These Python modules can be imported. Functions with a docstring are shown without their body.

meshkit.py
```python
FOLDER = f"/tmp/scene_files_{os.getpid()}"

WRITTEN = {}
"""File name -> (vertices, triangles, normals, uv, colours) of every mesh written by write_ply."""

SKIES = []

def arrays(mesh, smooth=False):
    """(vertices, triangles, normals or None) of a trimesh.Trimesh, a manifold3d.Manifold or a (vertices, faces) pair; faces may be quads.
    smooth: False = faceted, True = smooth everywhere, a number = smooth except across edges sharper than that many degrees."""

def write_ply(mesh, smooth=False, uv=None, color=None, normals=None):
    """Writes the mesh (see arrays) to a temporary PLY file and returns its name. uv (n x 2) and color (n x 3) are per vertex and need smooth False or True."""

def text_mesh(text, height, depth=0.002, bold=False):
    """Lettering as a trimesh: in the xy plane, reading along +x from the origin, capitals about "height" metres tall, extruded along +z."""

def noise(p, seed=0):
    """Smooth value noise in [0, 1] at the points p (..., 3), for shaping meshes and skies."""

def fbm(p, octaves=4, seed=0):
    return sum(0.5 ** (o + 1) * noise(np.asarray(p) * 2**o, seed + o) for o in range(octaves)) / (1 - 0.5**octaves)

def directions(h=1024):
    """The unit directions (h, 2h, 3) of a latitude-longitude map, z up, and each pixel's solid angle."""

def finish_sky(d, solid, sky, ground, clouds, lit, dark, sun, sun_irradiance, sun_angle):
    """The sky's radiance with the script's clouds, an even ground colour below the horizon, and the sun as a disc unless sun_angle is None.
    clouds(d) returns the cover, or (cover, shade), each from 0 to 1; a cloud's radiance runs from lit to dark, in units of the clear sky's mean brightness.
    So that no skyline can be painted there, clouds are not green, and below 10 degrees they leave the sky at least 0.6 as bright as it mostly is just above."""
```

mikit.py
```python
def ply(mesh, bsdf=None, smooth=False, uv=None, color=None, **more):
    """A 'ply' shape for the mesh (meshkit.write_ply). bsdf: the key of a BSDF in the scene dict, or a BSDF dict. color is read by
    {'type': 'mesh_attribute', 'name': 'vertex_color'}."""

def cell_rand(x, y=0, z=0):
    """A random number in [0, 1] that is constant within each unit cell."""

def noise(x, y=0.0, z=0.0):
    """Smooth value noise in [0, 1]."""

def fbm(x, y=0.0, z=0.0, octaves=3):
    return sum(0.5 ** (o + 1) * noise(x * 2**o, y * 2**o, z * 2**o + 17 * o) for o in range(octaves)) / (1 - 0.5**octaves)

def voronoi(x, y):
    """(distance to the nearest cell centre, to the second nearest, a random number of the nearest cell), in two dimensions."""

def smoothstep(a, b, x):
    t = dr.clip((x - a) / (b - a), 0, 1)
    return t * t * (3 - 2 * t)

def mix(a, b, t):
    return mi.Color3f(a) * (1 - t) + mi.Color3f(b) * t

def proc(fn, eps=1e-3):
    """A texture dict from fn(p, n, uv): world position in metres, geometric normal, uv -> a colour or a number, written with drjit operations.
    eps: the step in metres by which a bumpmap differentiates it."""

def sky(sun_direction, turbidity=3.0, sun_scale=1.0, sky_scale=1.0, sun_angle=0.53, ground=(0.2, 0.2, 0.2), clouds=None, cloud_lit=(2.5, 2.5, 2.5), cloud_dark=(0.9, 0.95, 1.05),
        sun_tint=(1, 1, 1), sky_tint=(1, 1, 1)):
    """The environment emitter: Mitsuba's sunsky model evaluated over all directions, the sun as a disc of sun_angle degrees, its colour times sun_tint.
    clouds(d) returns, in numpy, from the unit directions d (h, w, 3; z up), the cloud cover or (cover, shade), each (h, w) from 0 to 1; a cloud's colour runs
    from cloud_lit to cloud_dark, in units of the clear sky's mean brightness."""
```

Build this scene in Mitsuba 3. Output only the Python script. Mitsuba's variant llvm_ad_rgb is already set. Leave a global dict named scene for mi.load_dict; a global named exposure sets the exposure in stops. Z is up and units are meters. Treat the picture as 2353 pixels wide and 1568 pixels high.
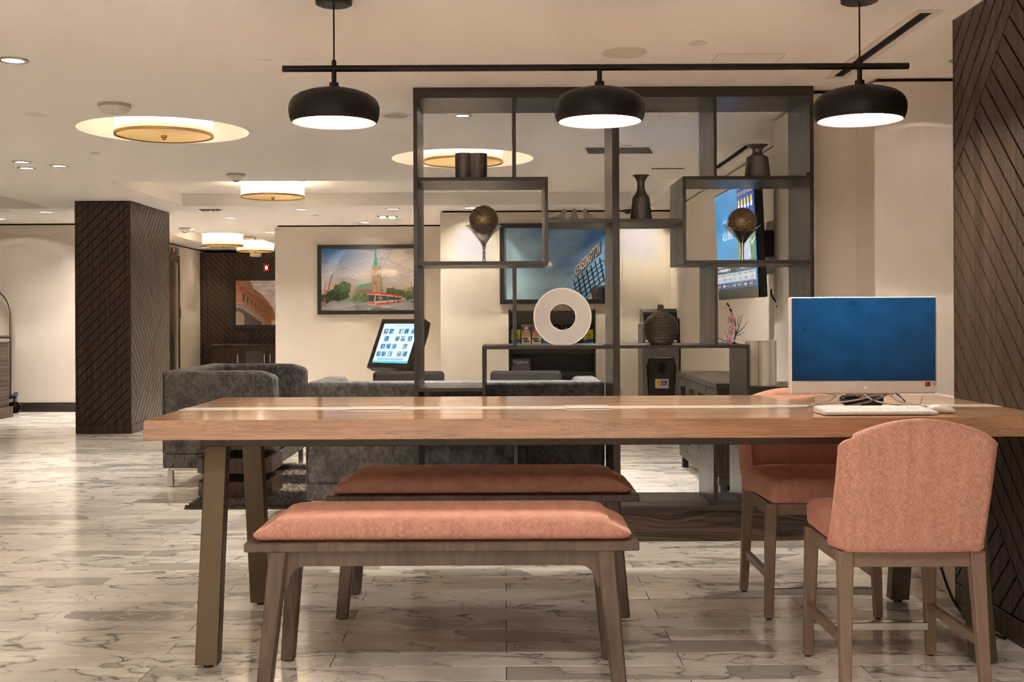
import math, random
import numpy as np, trimesh, drjit as dr, mitsuba as mi
import mikit, meshkit
from mikit import proc, noise, fbm, cell_rand, smoothstep, mix, voronoi
from shapely.geometry import Polygon, Point, box as sbox, LineString
from shapely import affinity
T = mi.ScalarTransform4f
random.seed(7); rng = np.random.default_rng(7)
scene, labels = {'type': 'scene'}, {}
PI = math.pi

# ------------------------------------------------------------------ camera, exposure, lights
G = 0.2                        # every light is scaled by this, and the exposure makes up for it
exposure = 0.40+math.log2(1/G)
scene['camera'] = {'type': 'perspective', 'fov': 2*math.degrees(math.atan(2353/2/2620)), 'fov_axis': 'x', 'near_clip': 0.05, 'far_clip': 100.0,
                   'principal_point_offset_x': 16.5/2353, 'principal_point_offset_y': 57/1568,
                   'to_world': T().look_at([0, 0, 1.29], [0, 1, 1.29], [math.sin(.0045), 0, math.cos(.0045)])}
WARM = np.array([1.0, .915, .845]); WASH = np.array([1.0, .89, .66]); COOL = np.array([.93, .96, 1.0])
CEIL = 2.595
def spot(key, pos, to, inten, cutoff=50, beam=20, col=WARM, w=1.0):
    scene[key] = {'type': 'spot', 'to_world': T().look_at(list(pos), list(to), [0.02, 1, 0.01]), 'cutoff_angle': float(cutoff), 'beam_width': float(beam),
                  'intensity': {'type': 'rgb', 'value': [float(c*inten*G) for c in col]}, 'sampling_weight': float(w)}
K = 1.0                        # one factor for all spots
# ceiling downlights: (x, y, radius, spot strength, spot target dx, dy, cutoff, label)
DOWN = [
 (-2.476, 5.755, .066, 1.2, 0, 0, 62, 'large recessed downlight with a cool lamp at the upper left of the ceiling'),
 (-4.018, 9.498, .065, 6, 0, 0, 48, 'small recessed downlight, furthest left of the three clustered before the pillar'),
 (-4.140, 9.883, .065, 5, 0, 0, 48, 'small recessed downlight, rear one of the three clustered before the pillar'),
 (-3.806, 9.752, .065, 5, 0, 0, 48, 'small recessed downlight, right one of the three clustered before the pillar'),
 (-0.268, 7.394, .050, 10, 0, 0, 62, 'small bright downlight seen through the top left opening of the room divider'),
 (-5.614, 13.97, .080, 9, 0, 0.3, 60, 'round downlight in the ceiling left of the chevron pillar'),
 (-5.300, 14.90, .080, 7, 0, 0.2, 60, 'round downlight half hidden behind the top left edge of the chevron pillar'),
 (-3.583, 14.88, .080, 10, 0, 0, 62, 'round downlight just right of the chevron pillar, nearest to it in its row'),
 (-2.451, 13.78, .080, 9, 0, 0, 62, 'round downlight beside the left edge of the church picture wall, below the drum lamp'),
 (-1.351, 13.78, .080, 9, 0, 0, 62, 'round downlight above the double spotlight before the church picture'),
 (-1.924, 15.72, .070, 5, 0.0, .45, 48, 'round downlight close to the wall right above the streetcar picture'),
 (-0.399, 13.68, .080, 9, -.02, .50, 48, 'round downlight washing the wall above the left glass goblet'),
 (1.700, 13.68, .080, 8.5, -.08, .50, 48, 'round downlight washing the wall above the water cooler'),
 (-4.630, 16.82, .080, 10, 0, 0, 62, 'round downlight at the lobby entrance beside the conical smoke detector'),
 (-3.600, 17.50, .080, 10, 0, 0, 62, 'round downlight at the lobby entrance next to the church picture wall corner'),
 (-5.560, 21.2, .080, 4.5, -.05, .05, 49, 'round downlight washing the cream wall by the elevator'),
]

# ------------------------------------------------------------------ materials
def rgb(*c): return {'type': 'rgb', 'value': [float(x) for x in (c if len(c) == 3 else c[0])]}
def two(b): return {'type': 'twosided', 'bsdf': b}
def prin(c, rough=.5, **kw):
    return two({'type': 'principled', 'base_color': c if isinstance(c, dict) else rgb(*c), 'roughness': rough, **kw})
def mat(key, b): scene[key] = b; return key
def coat(c, alpha=.05):
    return two({'type': 'roughplastic', 'diffuse_reflectance': c if isinstance(c, dict) else rgb(*c), 'alpha': alpha, 'nonlinear': True})

ROW0, ROWH, TLEN = 4.0385, .1628, 1.304
def f_marble(p, n, uv):
    i = dr.floor((p.y-ROW0)/ROWH); odd = i-2*dr.floor(i*.5)
    j = dr.floor(p.x/TLEN+.5*odd)
    r1, r2, r3 = cell_rand(i, j, 1), cell_rand(i, j, 2), cell_rand(i, j, 3)
    x, y = p.x+r1*37, p.y+r2*53
    s = dr.select(r3 > .5, 1.0, -1.0)
    a = 1.7*x+s*1.5*y; b = 4.6*y-s*1.3*x
    w1 = fbm(a*2.0, b*1.6, 3.0+r1, octaves=4)-.5; w2 = fbm(a*2.0+9, b*1.6+4, 7.0+r2, octaves=4)-.5
    d1, d2, cr = voronoi(a*1.05+1.5*w1, b*.62+1.5*w2)
    m1 = smoothstep(.36, .62, fbm(a*.9, b*.8, 20.0, octaves=2))
    v1 = (1-smoothstep(0.0, .018+.055*m1*noise(a*5, b*5, 2.0), d2-d1))*m1
    e1, e2, er = voronoi(a*2.9+1.9*w2+7, b*1.5+1.9*w1+3)
    m2 = smoothstep(.49, .70, fbm(a*1.5+3, b*1.2, 31.0, octaves=2))
    v2 = (1-smoothstep(0.0, .05, e2-e1))*m2
    patch = smoothstep(.74, .79, cr*.75+.35*r1)*smoothstep(.0, .10, d2-d1+.02)
    cloud = fbm(a*1.0+2*w1, b*1.5+2*w2, 11.0, octaves=4)
    streak = smoothstep(.46, .72, cloud)
    tone = .90+.17*r3
    c = mix((.75, .71, .645), (.52, .485, .43), .50*streak)
    c = mix(c, mix((.30, .285, .255), (.44, .42, .38), cloud), patch*(.45+.55*r1))
    c = mix(c, (.30, .29, .265), .45*m1*(1-smoothstep(0.0, .20, d2-d1)))
    c = mix(c, (.075, .072, .065), .80*v1)
    c = mix(c, (.15, .143, .13), .70*v2)
    return c*tone
mat('marble', two({'type': 'principled', 'base_color': proc(f_marble), 'roughness': .13, 'specular': .55}))
mat('grout', prin((.085, .068, .05), .9))

def grain(u, v, k=1.0):
    """u along the grain, v across."""
    w = fbm(u*.9*k, v*6*k, 2.0, octaves=2)
    fine = noise(u*5*k, v*260*k, 1.0); mid = noise(u*2.2*k, v*70*k+w*6, 4.0); big = noise(u*.8*k, v*14*k+w*4, 8.0)
    return .34*fine+.36*mid+.30*big
def f_oak(p, n, uv):
    side = dr.abs(n.y) > .5
    v = dr.select(side, p.z*1.0, p.y)
    w = fbm(p.x*1.1, v*9, 2.0, octaves=2)
    g = .40*noise(p.x*16, v*330, 1.0)+.32*noise(p.x*5, v*110+w*5, 4.0)+.28*noise(p.x*1.6, v*26+w*5, 8.0)
    fl = smoothstep(.62, .80, noise(p.x*48, v*720, 3.0))*smoothstep(.45, .70, noise(p.x*3.5, v*38, 5.0))
    c = mix((.73, .51, .345), (.575, .385, .245), smoothstep(.25, .78, g))
    return mix(c, (.25, .14, .07), .34*fl)
mat('oak', two({'type': 'roughplastic', 'diffuse_reflectance': proc(f_oak), 'alpha': .012, 'int_ior': 1.62, 'nonlinear': True}))
def f_dark_v(p, n, uv):
    h = p.x+p.y
    g = grain(p.z, h)
    return mix((.019, .0145, .0112), (.038, .0295, .0235), smoothstep(.2, .8, g))
mat('dark_wood_upright', two({'type': 'principled', 'base_color': proc(f_dark_v), 'roughness': .33, 'specular': .5}))
def f_dark_h(p, n, uv):
    g = grain(p.x, dr.select(dr.abs(n.z) > .5, p.y, p.z))
    return mix((.019, .0145, .0112), (.038, .0295, .0235), smoothstep(.2, .8, g))
mat('dark_wood_level', two({'type': 'principled', 'base_color': proc(f_dark_h), 'roughness': .33, 'specular': .5}))
def f_panel(p, n, uv):
    h = p.x+p.y
    w = fbm(p.z*.8, h*8, 2.0, octaves=2)
    g = .50*noise(p.z*3, h*430, 1.0)+.32*noise(p.z*1.5, h*150+w*4, 4.0)+.18*noise(p.z*.5, h*42+w*3, 8.0)
    c = mix((.026, .0170, .0120), (.064, .041, .0295), smoothstep(.22, .8, g))
    return c
mat('panel_wood', two({'type': 'principled', 'base_color': proc(f_panel), 'roughness': .36, 'specular': .3}))
mat('groove', prin((.008, .006, .005), .9))
def f_zebra(p, n, uv):
    w = fbm(p.x*1.6, p.z*5, 2.0, octaves=3)
    s = noise(p.x*1.2, p.z*120+w*22, 3.0)*.6+noise(p.x*4, p.z*330, 1.0)*.4
    return mix((.014, .009, .006), (.085, .052, .033), smoothstep(.25, .75, s))
mat('zebra_wood', two({'type': 'principled', 'base_color': proc(f_zebra), 'roughness': .35}))
def f_walnut(p, n, uv):
    g = grain(p.z, p.x+p.y, .7)
    return mix((.175, .118, .088), (.225, .155, .118), g)
mat('chair_wood', two({'type': 'principled', 'base_color': proc(f_walnut), 'roughness': .38}))
def f_bench(p, n, uv):
    g = fbm(p.x*6, p.y*6, p.z*5, octaves=3)*.7+.3*noise(p.x*90, p.y*90, p.z*5)
    return mix((.062, .040, .031), (.125, .083, .064), smoothstep(.25, .75, g))
mat('bench_wood', two({'type': 'principled', 'base_color': proc(f_bench), 'roughness': .36}))
def f_coral(p, n, uv):
    ax, ay, az = dr.abs(n.x), dr.abs(n.y), dr.abs(n.z)
    top = (az > ax) & (az > ay)
    u = dr.select(top | (ay >= ax), p.x, p.y); v = dr.select(top, p.y, p.z)
    row = dr.floor(v/.0125); odd = row-2*dr.floor(row*.5); vv = v-row*.0125
    f = (u+dr.select(odd > .5, vv, .0125-vv)*.62)/.0052
    k = dr.floor(f); f = f-k
    th = smoothstep(.05, .32, f)*(1-smoothstep(.62, .92, f))
    r = cell_rand(row, k, 2)
    th = th*(.62+.5*r)
    slub = noise(u*70, v*7, 3.0)
    c = mix((.27, .098, .066), (.76, .41, .315), dr.clip(th*.95+.16*(slub-.5), 0, 1))
    return c
mat('coral_fabric', two({'type': 'principled', 'base_color': proc(f_coral), 'roughness': .85, 'sheen': .25}))
def f_velvet(p, n, uv):
    h = p.x+p.y*.9
    a = fbm(h*15, p.z*11, p.y*4, octaves=4); b = fbm(h*70, p.z*45, 5.0, octaves=2)
    return mix((.034, .032, .0295), (.135, .128, .120), smoothstep(.25, .78, .6*a+.4*b))
mat('velvet', two({'type': 'principled', 'base_color': proc(f_velvet), 'roughness': .55, 'sheen': 1.0, 'sheen_tint': 0.1}))
mat('plain_grey_fabric', prin((.050, .043, .037), .8, sheen=.6))
def f_wallcloth(p, n, uv):
    h = p.x+p.y
    w = noise(h*260, p.z*520, 1.0)*.5+noise(h*90, p.z*620, 3.0)*.5
    return mix((.62, .555, .475), (.70, .63, .545), w)
mat('wall_cloth', prin(proc(f_wallcloth), .85))
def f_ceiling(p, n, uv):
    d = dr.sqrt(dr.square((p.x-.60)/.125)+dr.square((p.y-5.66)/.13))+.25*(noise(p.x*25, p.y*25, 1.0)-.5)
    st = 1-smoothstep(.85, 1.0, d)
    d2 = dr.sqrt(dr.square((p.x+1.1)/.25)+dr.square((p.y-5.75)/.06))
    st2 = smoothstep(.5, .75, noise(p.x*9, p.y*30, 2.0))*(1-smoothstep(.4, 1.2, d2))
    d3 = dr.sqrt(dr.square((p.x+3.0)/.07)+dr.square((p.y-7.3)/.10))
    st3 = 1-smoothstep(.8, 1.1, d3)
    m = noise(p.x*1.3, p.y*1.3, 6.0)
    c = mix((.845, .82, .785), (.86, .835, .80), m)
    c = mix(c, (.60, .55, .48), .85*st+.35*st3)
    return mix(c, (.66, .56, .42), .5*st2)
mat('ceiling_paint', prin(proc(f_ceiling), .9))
mat('white_paint', prin((.74, .70, .64), .6))
mat('white_plastic', prin((.74, .70, .66), .35))
mat('warm_grey_plastic', prin((.42, .38, .32), .5))
mat('black_metal', prin((.008, .007, .006), .42, specular=.22))
mat('black_plastic', prin((.010, .010, .010), .28))
mat('black_void', prin((.004, .004, .004), .9))
mat('charcoal', prin((.028, .026, .025), .45))
mat('bronze_metal', two({'type': 'principled', 'base_color': rgb(.115, .088, .058), 'roughness': .38, 'metallic': .7, 'specular': .5}))
mat('dark_bronze', two({'type': 'principled', 'base_color': rgb(.05, .04, .03), 'roughness': .45, 'metallic': .5}))
mat('chrome', two({'type': 'principled', 'base_color': rgb(.80, .78, .76), 'roughness': .18, 'metallic': 1.0}))
mat('brushed_steel', two({'type': 'principled', 'base_color': rgb(.50, .46, .41), 'roughness': .32, 'metallic': 1.0}))
mat('silver', two({'type': 'principled', 'base_color': rgb(.78, .75, .72), 'roughness': .3, 'metallic': 1.0}))
mat('gold_metal', two({'type': 'principled', 'base_color': rgb(.62, .40, .17), 'roughness': .35, 'metallic': .9}))
mat('vase_grey', two({'type': 'principled', 'base_color': rgb(.155, .140, .130), 'roughness': .38, 'metallic': .35}))
mat('vase_cream', coat((.74, .68, .60), .25))
mat('ceramic_white', coat((.62, .59, .58), .05))
mat('ring_face', prin((.72, .68, .67), .5))
mat('glass', {'type': 'principled', 'base_color': rgb(.88, .86, .84), 'roughness': .04, 'spec_trans': .95, 'eta': 1.5})
mat('lacquer_white', coat((.76, .72, .68), .12))
mat('grey_body', prin((.17, .168, .165), .35, metallic=.4))
mat('cable_white', prin((.60, .57, .53), .5))
mat('red_plastic', prin((.42, .02, .015), .3))
mat('twig', prin((.022, .016, .011), .7))
mat('petal', prin((.66, .36, .46), .6))
mat('seed_brown', two({'type': 'principled', 'base_color': rgb(.30, .225, .125), 'roughness': .3, 'metallic': .4}))
mat('shag_dark', prin((.055, .046, .036), .9))
mat('shag_cream', prin((.36, .31, .235), .9))
mat('print_matte', two({'type': 'diffuse', 'reflectance': {'type': 'mesh_attribute', 'name': 'vertex_color'}}))
mat('print_glazed', two({'type': 'principled', 'base_color': {'type': 'mesh_attribute', 'name': 'vertex_color'}, 'roughness': .03, 'specular': .5}))
mat('screen_black', coat((.006, .006, .007), .05))
mat('slate_tray', prin((.20, .18, .155), .4))

# ------------------------------------------------------------------ helpers
def num(base):
    if base not in used: used[base] = 0; return base
    used[base] += 1; return f'{base}_{used[base]:03d}'
used = {}
def thing(name, label=None, cat=None, group=None, kind=None):
    k = num(name); d = {}
    if label: d['label'] = label
    if cat: d['category'] = cat
    if group: d['group'] = group
    if kind: d['kind'] = kind
    labels[k] = d
    return k
def part(parent, name, mesh, m, smooth=False, label=None, kind=None, **kw):
    k = num(parent+'__'+name) if parent else name
    scene[k] = mikit.ply(mesh, m, smooth, **kw)
    if label or kind:
        labels[k] = {**({'label': label} if label else {}), **({'kind': kind} if kind else {})}
    return k
def single(name, mesh, m, label, cat, group=None, smooth=False, **kw):
    k = thing(name, label, cat, group); scene[k] = mikit.ply(mesh, m, smooth, **kw); return k
def struct(name, mesh, m, smooth=False):
    k = num(name); scene[k] = mikit.ply(mesh, m, smooth); labels[k] = {'kind': 'structure'}; return k
def emit(col, L, w=1.0):
    return {'type': 'area', 'radiance': rgb(*[float(c*L*G) for c in col]), 'sampling_weight': float(w)}
def emit_vc(w=.15): return {'type': 'area', 'radiance': {'type': 'mesh_attribute', 'name': 'vertex_color'}, 'sampling_weight': w}
cat_ = trimesh.util.concatenate
def hull(pts): return trimesh.convex.convex_hull(np.asarray(pts, float))
def bx(x0, x1, y0, y1, z0, z1, c=0.0):
    x0, x1 = min(x0, x1), max(x0, x1); y0, y1 = min(y0, y1), max(y0, y1); z0, z1 = min(z0, z1), max(z0, z1)
    if c <= 0:
        m = trimesh.creation.box([x1-x0, y1-y0, z1-z0]); m.apply_translation([(x0+x1)/2, (y0+y1)/2, (z0+z1)/2]); return m
    c = min(c, .45*min(x1-x0, y1-y0, z1-z0)); P = []
    for a in (0, 1):
        for b in (0, 1):
            for d in (0, 1):
                X, Y, Z = (x0, x1)[a], (y0, y1)[b], (z0, z1)[d]; sx, sy, sz = (1, -1)[a], (1, -1)[b], (1, -1)[d]
                P += [(X+sx*c, Y+sy*c, Z), (X+sx*c, Y, Z+sz*c), (X, Y+sy*c, Z+sz*c)]
    return hull(P)
def beam(p0, s0, p1, s1, c=.004):
    """Tapered bar from rectangle s0 (x,y) centred at p0 to s1 at p1."""
    P = []
    for p, s in ((p0, s0), (p1, s1)):
        a, b = s[0]/2, s[1]/2
        for sx in (1, -1):
            for sy in (1, -1):
                P += [(p[0]+sx*(a-c), p[1]+sy*b, p[2]), (p[0]+sx*a, p[1]+sy*(b-c), p[2])]
    return hull(P)
def cyl(p0, p1, r, n=20, r1=None):
    p0, p1 = np.array(p0, float), np.array(p1, float); r1 = r if r1 is None else r1
    d = p1-p0; d /= np.linalg.norm(d); a = np.cross(d, [0, 0, 1.] if abs(d[2]) < .9 else [1., 0, 0]); a /= np.linalg.norm(a); b = np.cross(d, a)
    t = np.arange(n)*2*PI/n; ring = np.cos(t)[:, None]*a+np.sin(t)[:, None]*b
    v = np.vstack([p0+r*ring, p1+r1*ring, p0, p1]); f = []
    for i in range(n):
        j = (i+1) % n
        f += [(i, j, n+j), (i, n+j, n+i), (2*n, j, i), (2*n+1, n+i, n+j)]
    return trimesh.Trimesh(v, f, process=False)
def tube(pts, r, n=8, sub=0, closed_ends=True):
    p = np.asarray(pts, float)
    if sub:
        from scipy.interpolate import CubicSpline
        t = np.r_[0, np.cumsum(np.linalg.norm(np.diff(p, axis=0), axis=1))]
        p = CubicSpline(t, p)(np.linspace(0, t[-1], sub))
    m = len(p); R = np.broadcast_to(r, (m,)).astype(float)
    tg = np.gradient(p, axis=0); tg /= np.linalg.norm(tg, axis=1, keepdims=True)+1e-12
    a = np.cross(tg[0], [0, 0, 1.] if abs(tg[0][2]) < .9 else [1., 0, 0]); V = []
    t = np.arange(n)*2*PI/n
    for i in range(m):
        a = a-tg[i]*np.dot(a, tg[i]); a /= np.linalg.norm(a)+1e-12; b = np.cross(tg[i], a)
        V.append(p[i]+R[i]*(np.cos(t)[:, None]*a+np.sin(t)[:, None]*b))
    V = np.vstack(V+[p[:1], p[-1:]]); f = []
    for i in range(m-1):
        for k in range(n):
            l = (k+1) % n
            f += [(i*n+k, i*n+l, (i+1)*n+l), (i*n+k, (i+1)*n+l, (i+1)*n+k)]
    for k in range(n):
        l = (k+1) % n
        f += [(m*n, l, k), (m*n+1, (m-1)*n+k, (m-1)*n+l)]
    return trimesh.Trimesh(V, f, process=False)
def lathe(prof, loc=(0, 0, 0), n=40):
    """prof: (r, z) from bottom to top along the outside."""
    p = np.asarray(prof, float); t = np.arange(n)*2*PI/n; m = len(p)
    V = np.stack([p[:, 0, None]*np.cos(t), p[:, 0, None]*np.sin(t), np.repeat(p[:, 1, None], n, 1)], -1).reshape(-1, 3)
    f = []
    for i in range(m-1):
        for k in range(n):
            l = (k+1) % n; a, b, c, d = i*n+k, i*n+l, (i+1)*n+l, (i+1)*n+k
            if p[i, 0] > 1e-9: f.append((a, b, c))
            if p[i+1, 0] > 1e-9: f.append((a, c, d))
    return trimesh.Trimesh(V+np.array(loc), f, process=False)
def disc(c, r, n=32, up=False):
    t = np.arange(n)*2*PI/n; V = np.vstack([np.c_[np.cos(t)*r, np.sin(t)*r, 0*t], [[0, 0, 0]]])+np.array(c)
    f = [((i, (i+1) % n, n) if up else ((i+1) % n, i, n)) for i in range(n)]
    return trimesh.Trimesh(V, f, process=False)
def extr(poly, h):
    return cat_([trimesh.creation.extrude_polygon(g, h, engine='earcut') for g in getattr(poly, 'geoms', [poly]) if g.area > 1e-9])
def frame(m, o, u, v):
    u, v = np.array(u, float), np.array(v, float); n = np.cross(u, v); M = np.eye(4)
    M[:3, 0], M[:3, 1], M[:3, 2], M[:3, 3] = u, v, n, o
    m = m.copy(); m.apply_transform(M); return m
def rot(m, deg, axis=(0, 0, 1), at=(0, 0, 0)):
    m = m.copy(); m.apply_transform(trimesh.transformations.rotation_matrix(math.radians(deg), axis, at)); return m
def move(m, *d):
    m = m.copy(); m.apply_translation(d); return m
def rounded(x0, x1, y0, y1, z0, z1, r, n=6, mid=8):
    """Box with round edges, as a grid that can be bent further."""
    h = np.array([(x1-x0)/2, (y1-y0)/2, (z1-z0)/2]); c = np.array([(x0+x1)/2, (y0+y1)/2, (z0+z1)/2]); r = min(r, .999*h.min())
    def ax(a):
        s = np.linspace(0, 1, n+1)[1:]
        e = r*(1-np.tan(PI/4*(1-s)))
        return np.unique(np.round(np.r_[-a, -a+e, np.linspace(-a+r, a-r, mid), a-e, a], 9))
    g = [ax(a) for a in h]; V, Fs, base = [], [], 0
    for k in range(3):
        i, j = [(1, 2), (2, 0), (0, 1)][k]
        A, B = np.meshgrid(g[i], g[j], indexing='ij'); na, nb = A.shape
        for s in (1, -1):
            P = np.zeros((na*nb, 3)); P[:, i], P[:, j], P[:, k] = A.ravel(), B.ravel(), s*h[k]
            idx = base+np.arange(na*nb).reshape(na, nb); a, b, cc, d = idx[:-1, :-1], idx[1:, :-1], idx[1:, 1:], idx[:-1, 1:]
            q = np.stack([a, b, cc, d], -1).reshape(-1, 4)
            if s < 0: q = q[:, ::-1]
            Fs += [q[:, [0, 1, 2]], q[:, [0, 2, 3]]]; V.append(P); base += na*nb
    V = np.vstack(V); q = np.clip(V, -(h-r), h-r); d = V-q; L = np.linalg.norm(d, axis=1, keepdims=True)
    V = q+np.where(L > 1e-9, r*d/np.maximum(L, 1e-9), 0)
    m = trimesh.Trimesh(V+c, np.vstack(Fs), process=False); m.merge_vertices(digits_vertex=6); return m
def ellipsoid(c, r, sub=2):
    m = trimesh.creation.icosphere(sub); m.apply_scale(r); m.apply_translation(c); return m
def flat(layers, o, u, v, step=.0003):
    """Flat print: (shape, colour) layers in metres, each a hair above the last; colour may be a function of the points. -> (mesh, colours)."""
    ms, cs, z = [], [], 0.0
    for g, c in layers:
        if isinstance(g, tuple):                       # a grid rectangle x0,y0,x1,y1,nx,ny
            x0, y0, x1, y1, nx, ny = g
            X, Y = np.meshgrid(np.linspace(x0, x1, nx+1), np.linspace(y0, y1, ny+1), indexing='ij'); P = np.c_[X.ravel(), Y.ravel()]
            I = np.arange(P.shape[0]).reshape(nx+1, ny+1); a, b, d, e = I[:-1, :-1].ravel(), I[1:, :-1].ravel(), I[1:, 1:].ravel(), I[:-1, 1:].ravel()
            Ff = np.vstack([np.c_[a, b, d], np.c_[a, d, e]])
        elif isinstance(g, trimesh.Trimesh):
            keep = g.face_normals[:, 2] > .9; P, Ff = g.vertices[:, :2], g.faces[keep]
        else:
            Ps, Fs, k = [], [], 0
            for q in getattr(g, 'geoms', [g]):
                if q.is_empty or q.geom_type != 'Polygon' or q.area < 1e-10: continue
                pv, pf = trimesh.creation.triangulate_polygon(q, engine='earcut'); Ps.append(pv); Fs.append(np.asarray(pf)+k); k += len(pv)
            if not Ps: continue
            P, Ff = np.vstack(Ps), np.vstack(Fs)
            a, b, d = P[Ff[:, 0]], P[Ff[:, 1]], P[Ff[:, 2]]
            s = (b[:, 0]-a[:, 0])*(d[:, 1]-a[:, 1])-(b[:, 1]-a[:, 1])*(d[:, 0]-a[:, 0]); Ff[s < 0] = Ff[s < 0][:, ::-1]
        col = c(P) if callable(c) else np.tile(np.asarray(c, float), (len(P), 1))
        ms.append(trimesh.Trimesh(np.c_[P, np.full(len(P), z)], Ff, process=False)); cs.append(col); z += step
    m = ms[0] if len(ms) == 1 else cat_(ms)
    return frame(m, o, u, v), np.vstack(cs)
def letters(text, h, x, y, bold=False):
    m = meshkit.text_mesh(text, h, .001, bold); m.apply_translation([x, y, 0]); return m
def marks(n, h, x, y, seed=0):
    """Print too small to read: a row of small strokes."""
    g = np.random.default_rng(seed); from shapely import union_all
    return union_all([sbox(x+i*h*.72, y+h*g.uniform(0, .25), x+i*h*.72+h*g.uniform(.3, .55), y+h*g.uniform(.7, 1)) for i in range(n) if g.random() > .12])
def poly(*p): return Polygon(p)
def line(pts, w): return LineString(pts).buffer(w/2, cap_style=2)

# ------------------------------------------------------------------ floor
rows, joined, n_t = [], [], 0
def tile_mesh(w, d):
    e = .0016; h = .003
    P = [(sx*(w/2-.0012-(0 if z < 0 else e)), sy*(d/2-.0012-(0 if z < 0 else e)), z) for sx in (1, -1) for sy in (1, -1) for z in (-h, 0.0)]
    return hull(P)
struct('floor', bx(-10, 4, -6, 23.5, -.15, -.0025), 'grout')
TILE = mikit.ply(tile_mesh(TLEN, ROWH), 'marble')
cells = []
for i in range(-62, 112):
    yc = ROW0+(i+.5)*ROWH; odd = i % 2
    for j in range(-9, 5):
        xc = (j-.5*odd+.5)*TLEN
        px = 1160+2620*(xc-TLEN/2)/max(yc, .1); px2 = 1160+2620*(xc+TLEN/2)/max(yc, .1)
        vis = yc > 3.9 and px2 > -30 and px < 2353 and xc-TLEN/2 < 2.04 and not (yc > 7.7 and xc > -2 and xc < -.7) and not (yc > 9.9 and xc > -2.6)
        cells.append((yc if vis else 99, xc, yc))
cells.sort()
for q, (o, xc, yc) in enumerate(cells):
    if q < 298 and o < 90:
        scene[num('floor__tile')] = {**TILE, 'to_world': T().translate([xc, yc, 0])}
    elif yc < 22:
        joined.append(move(trimesh.Trimesh(*[np.asarray(a) for a in (tile_mesh(TLEN, ROWH).vertices, tile_mesh(TLEN, ROWH).faces)], process=False), xc, yc, 0))
part('floor', 'tile_field', cat_(joined), 'marble', kind='stuff')

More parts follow.
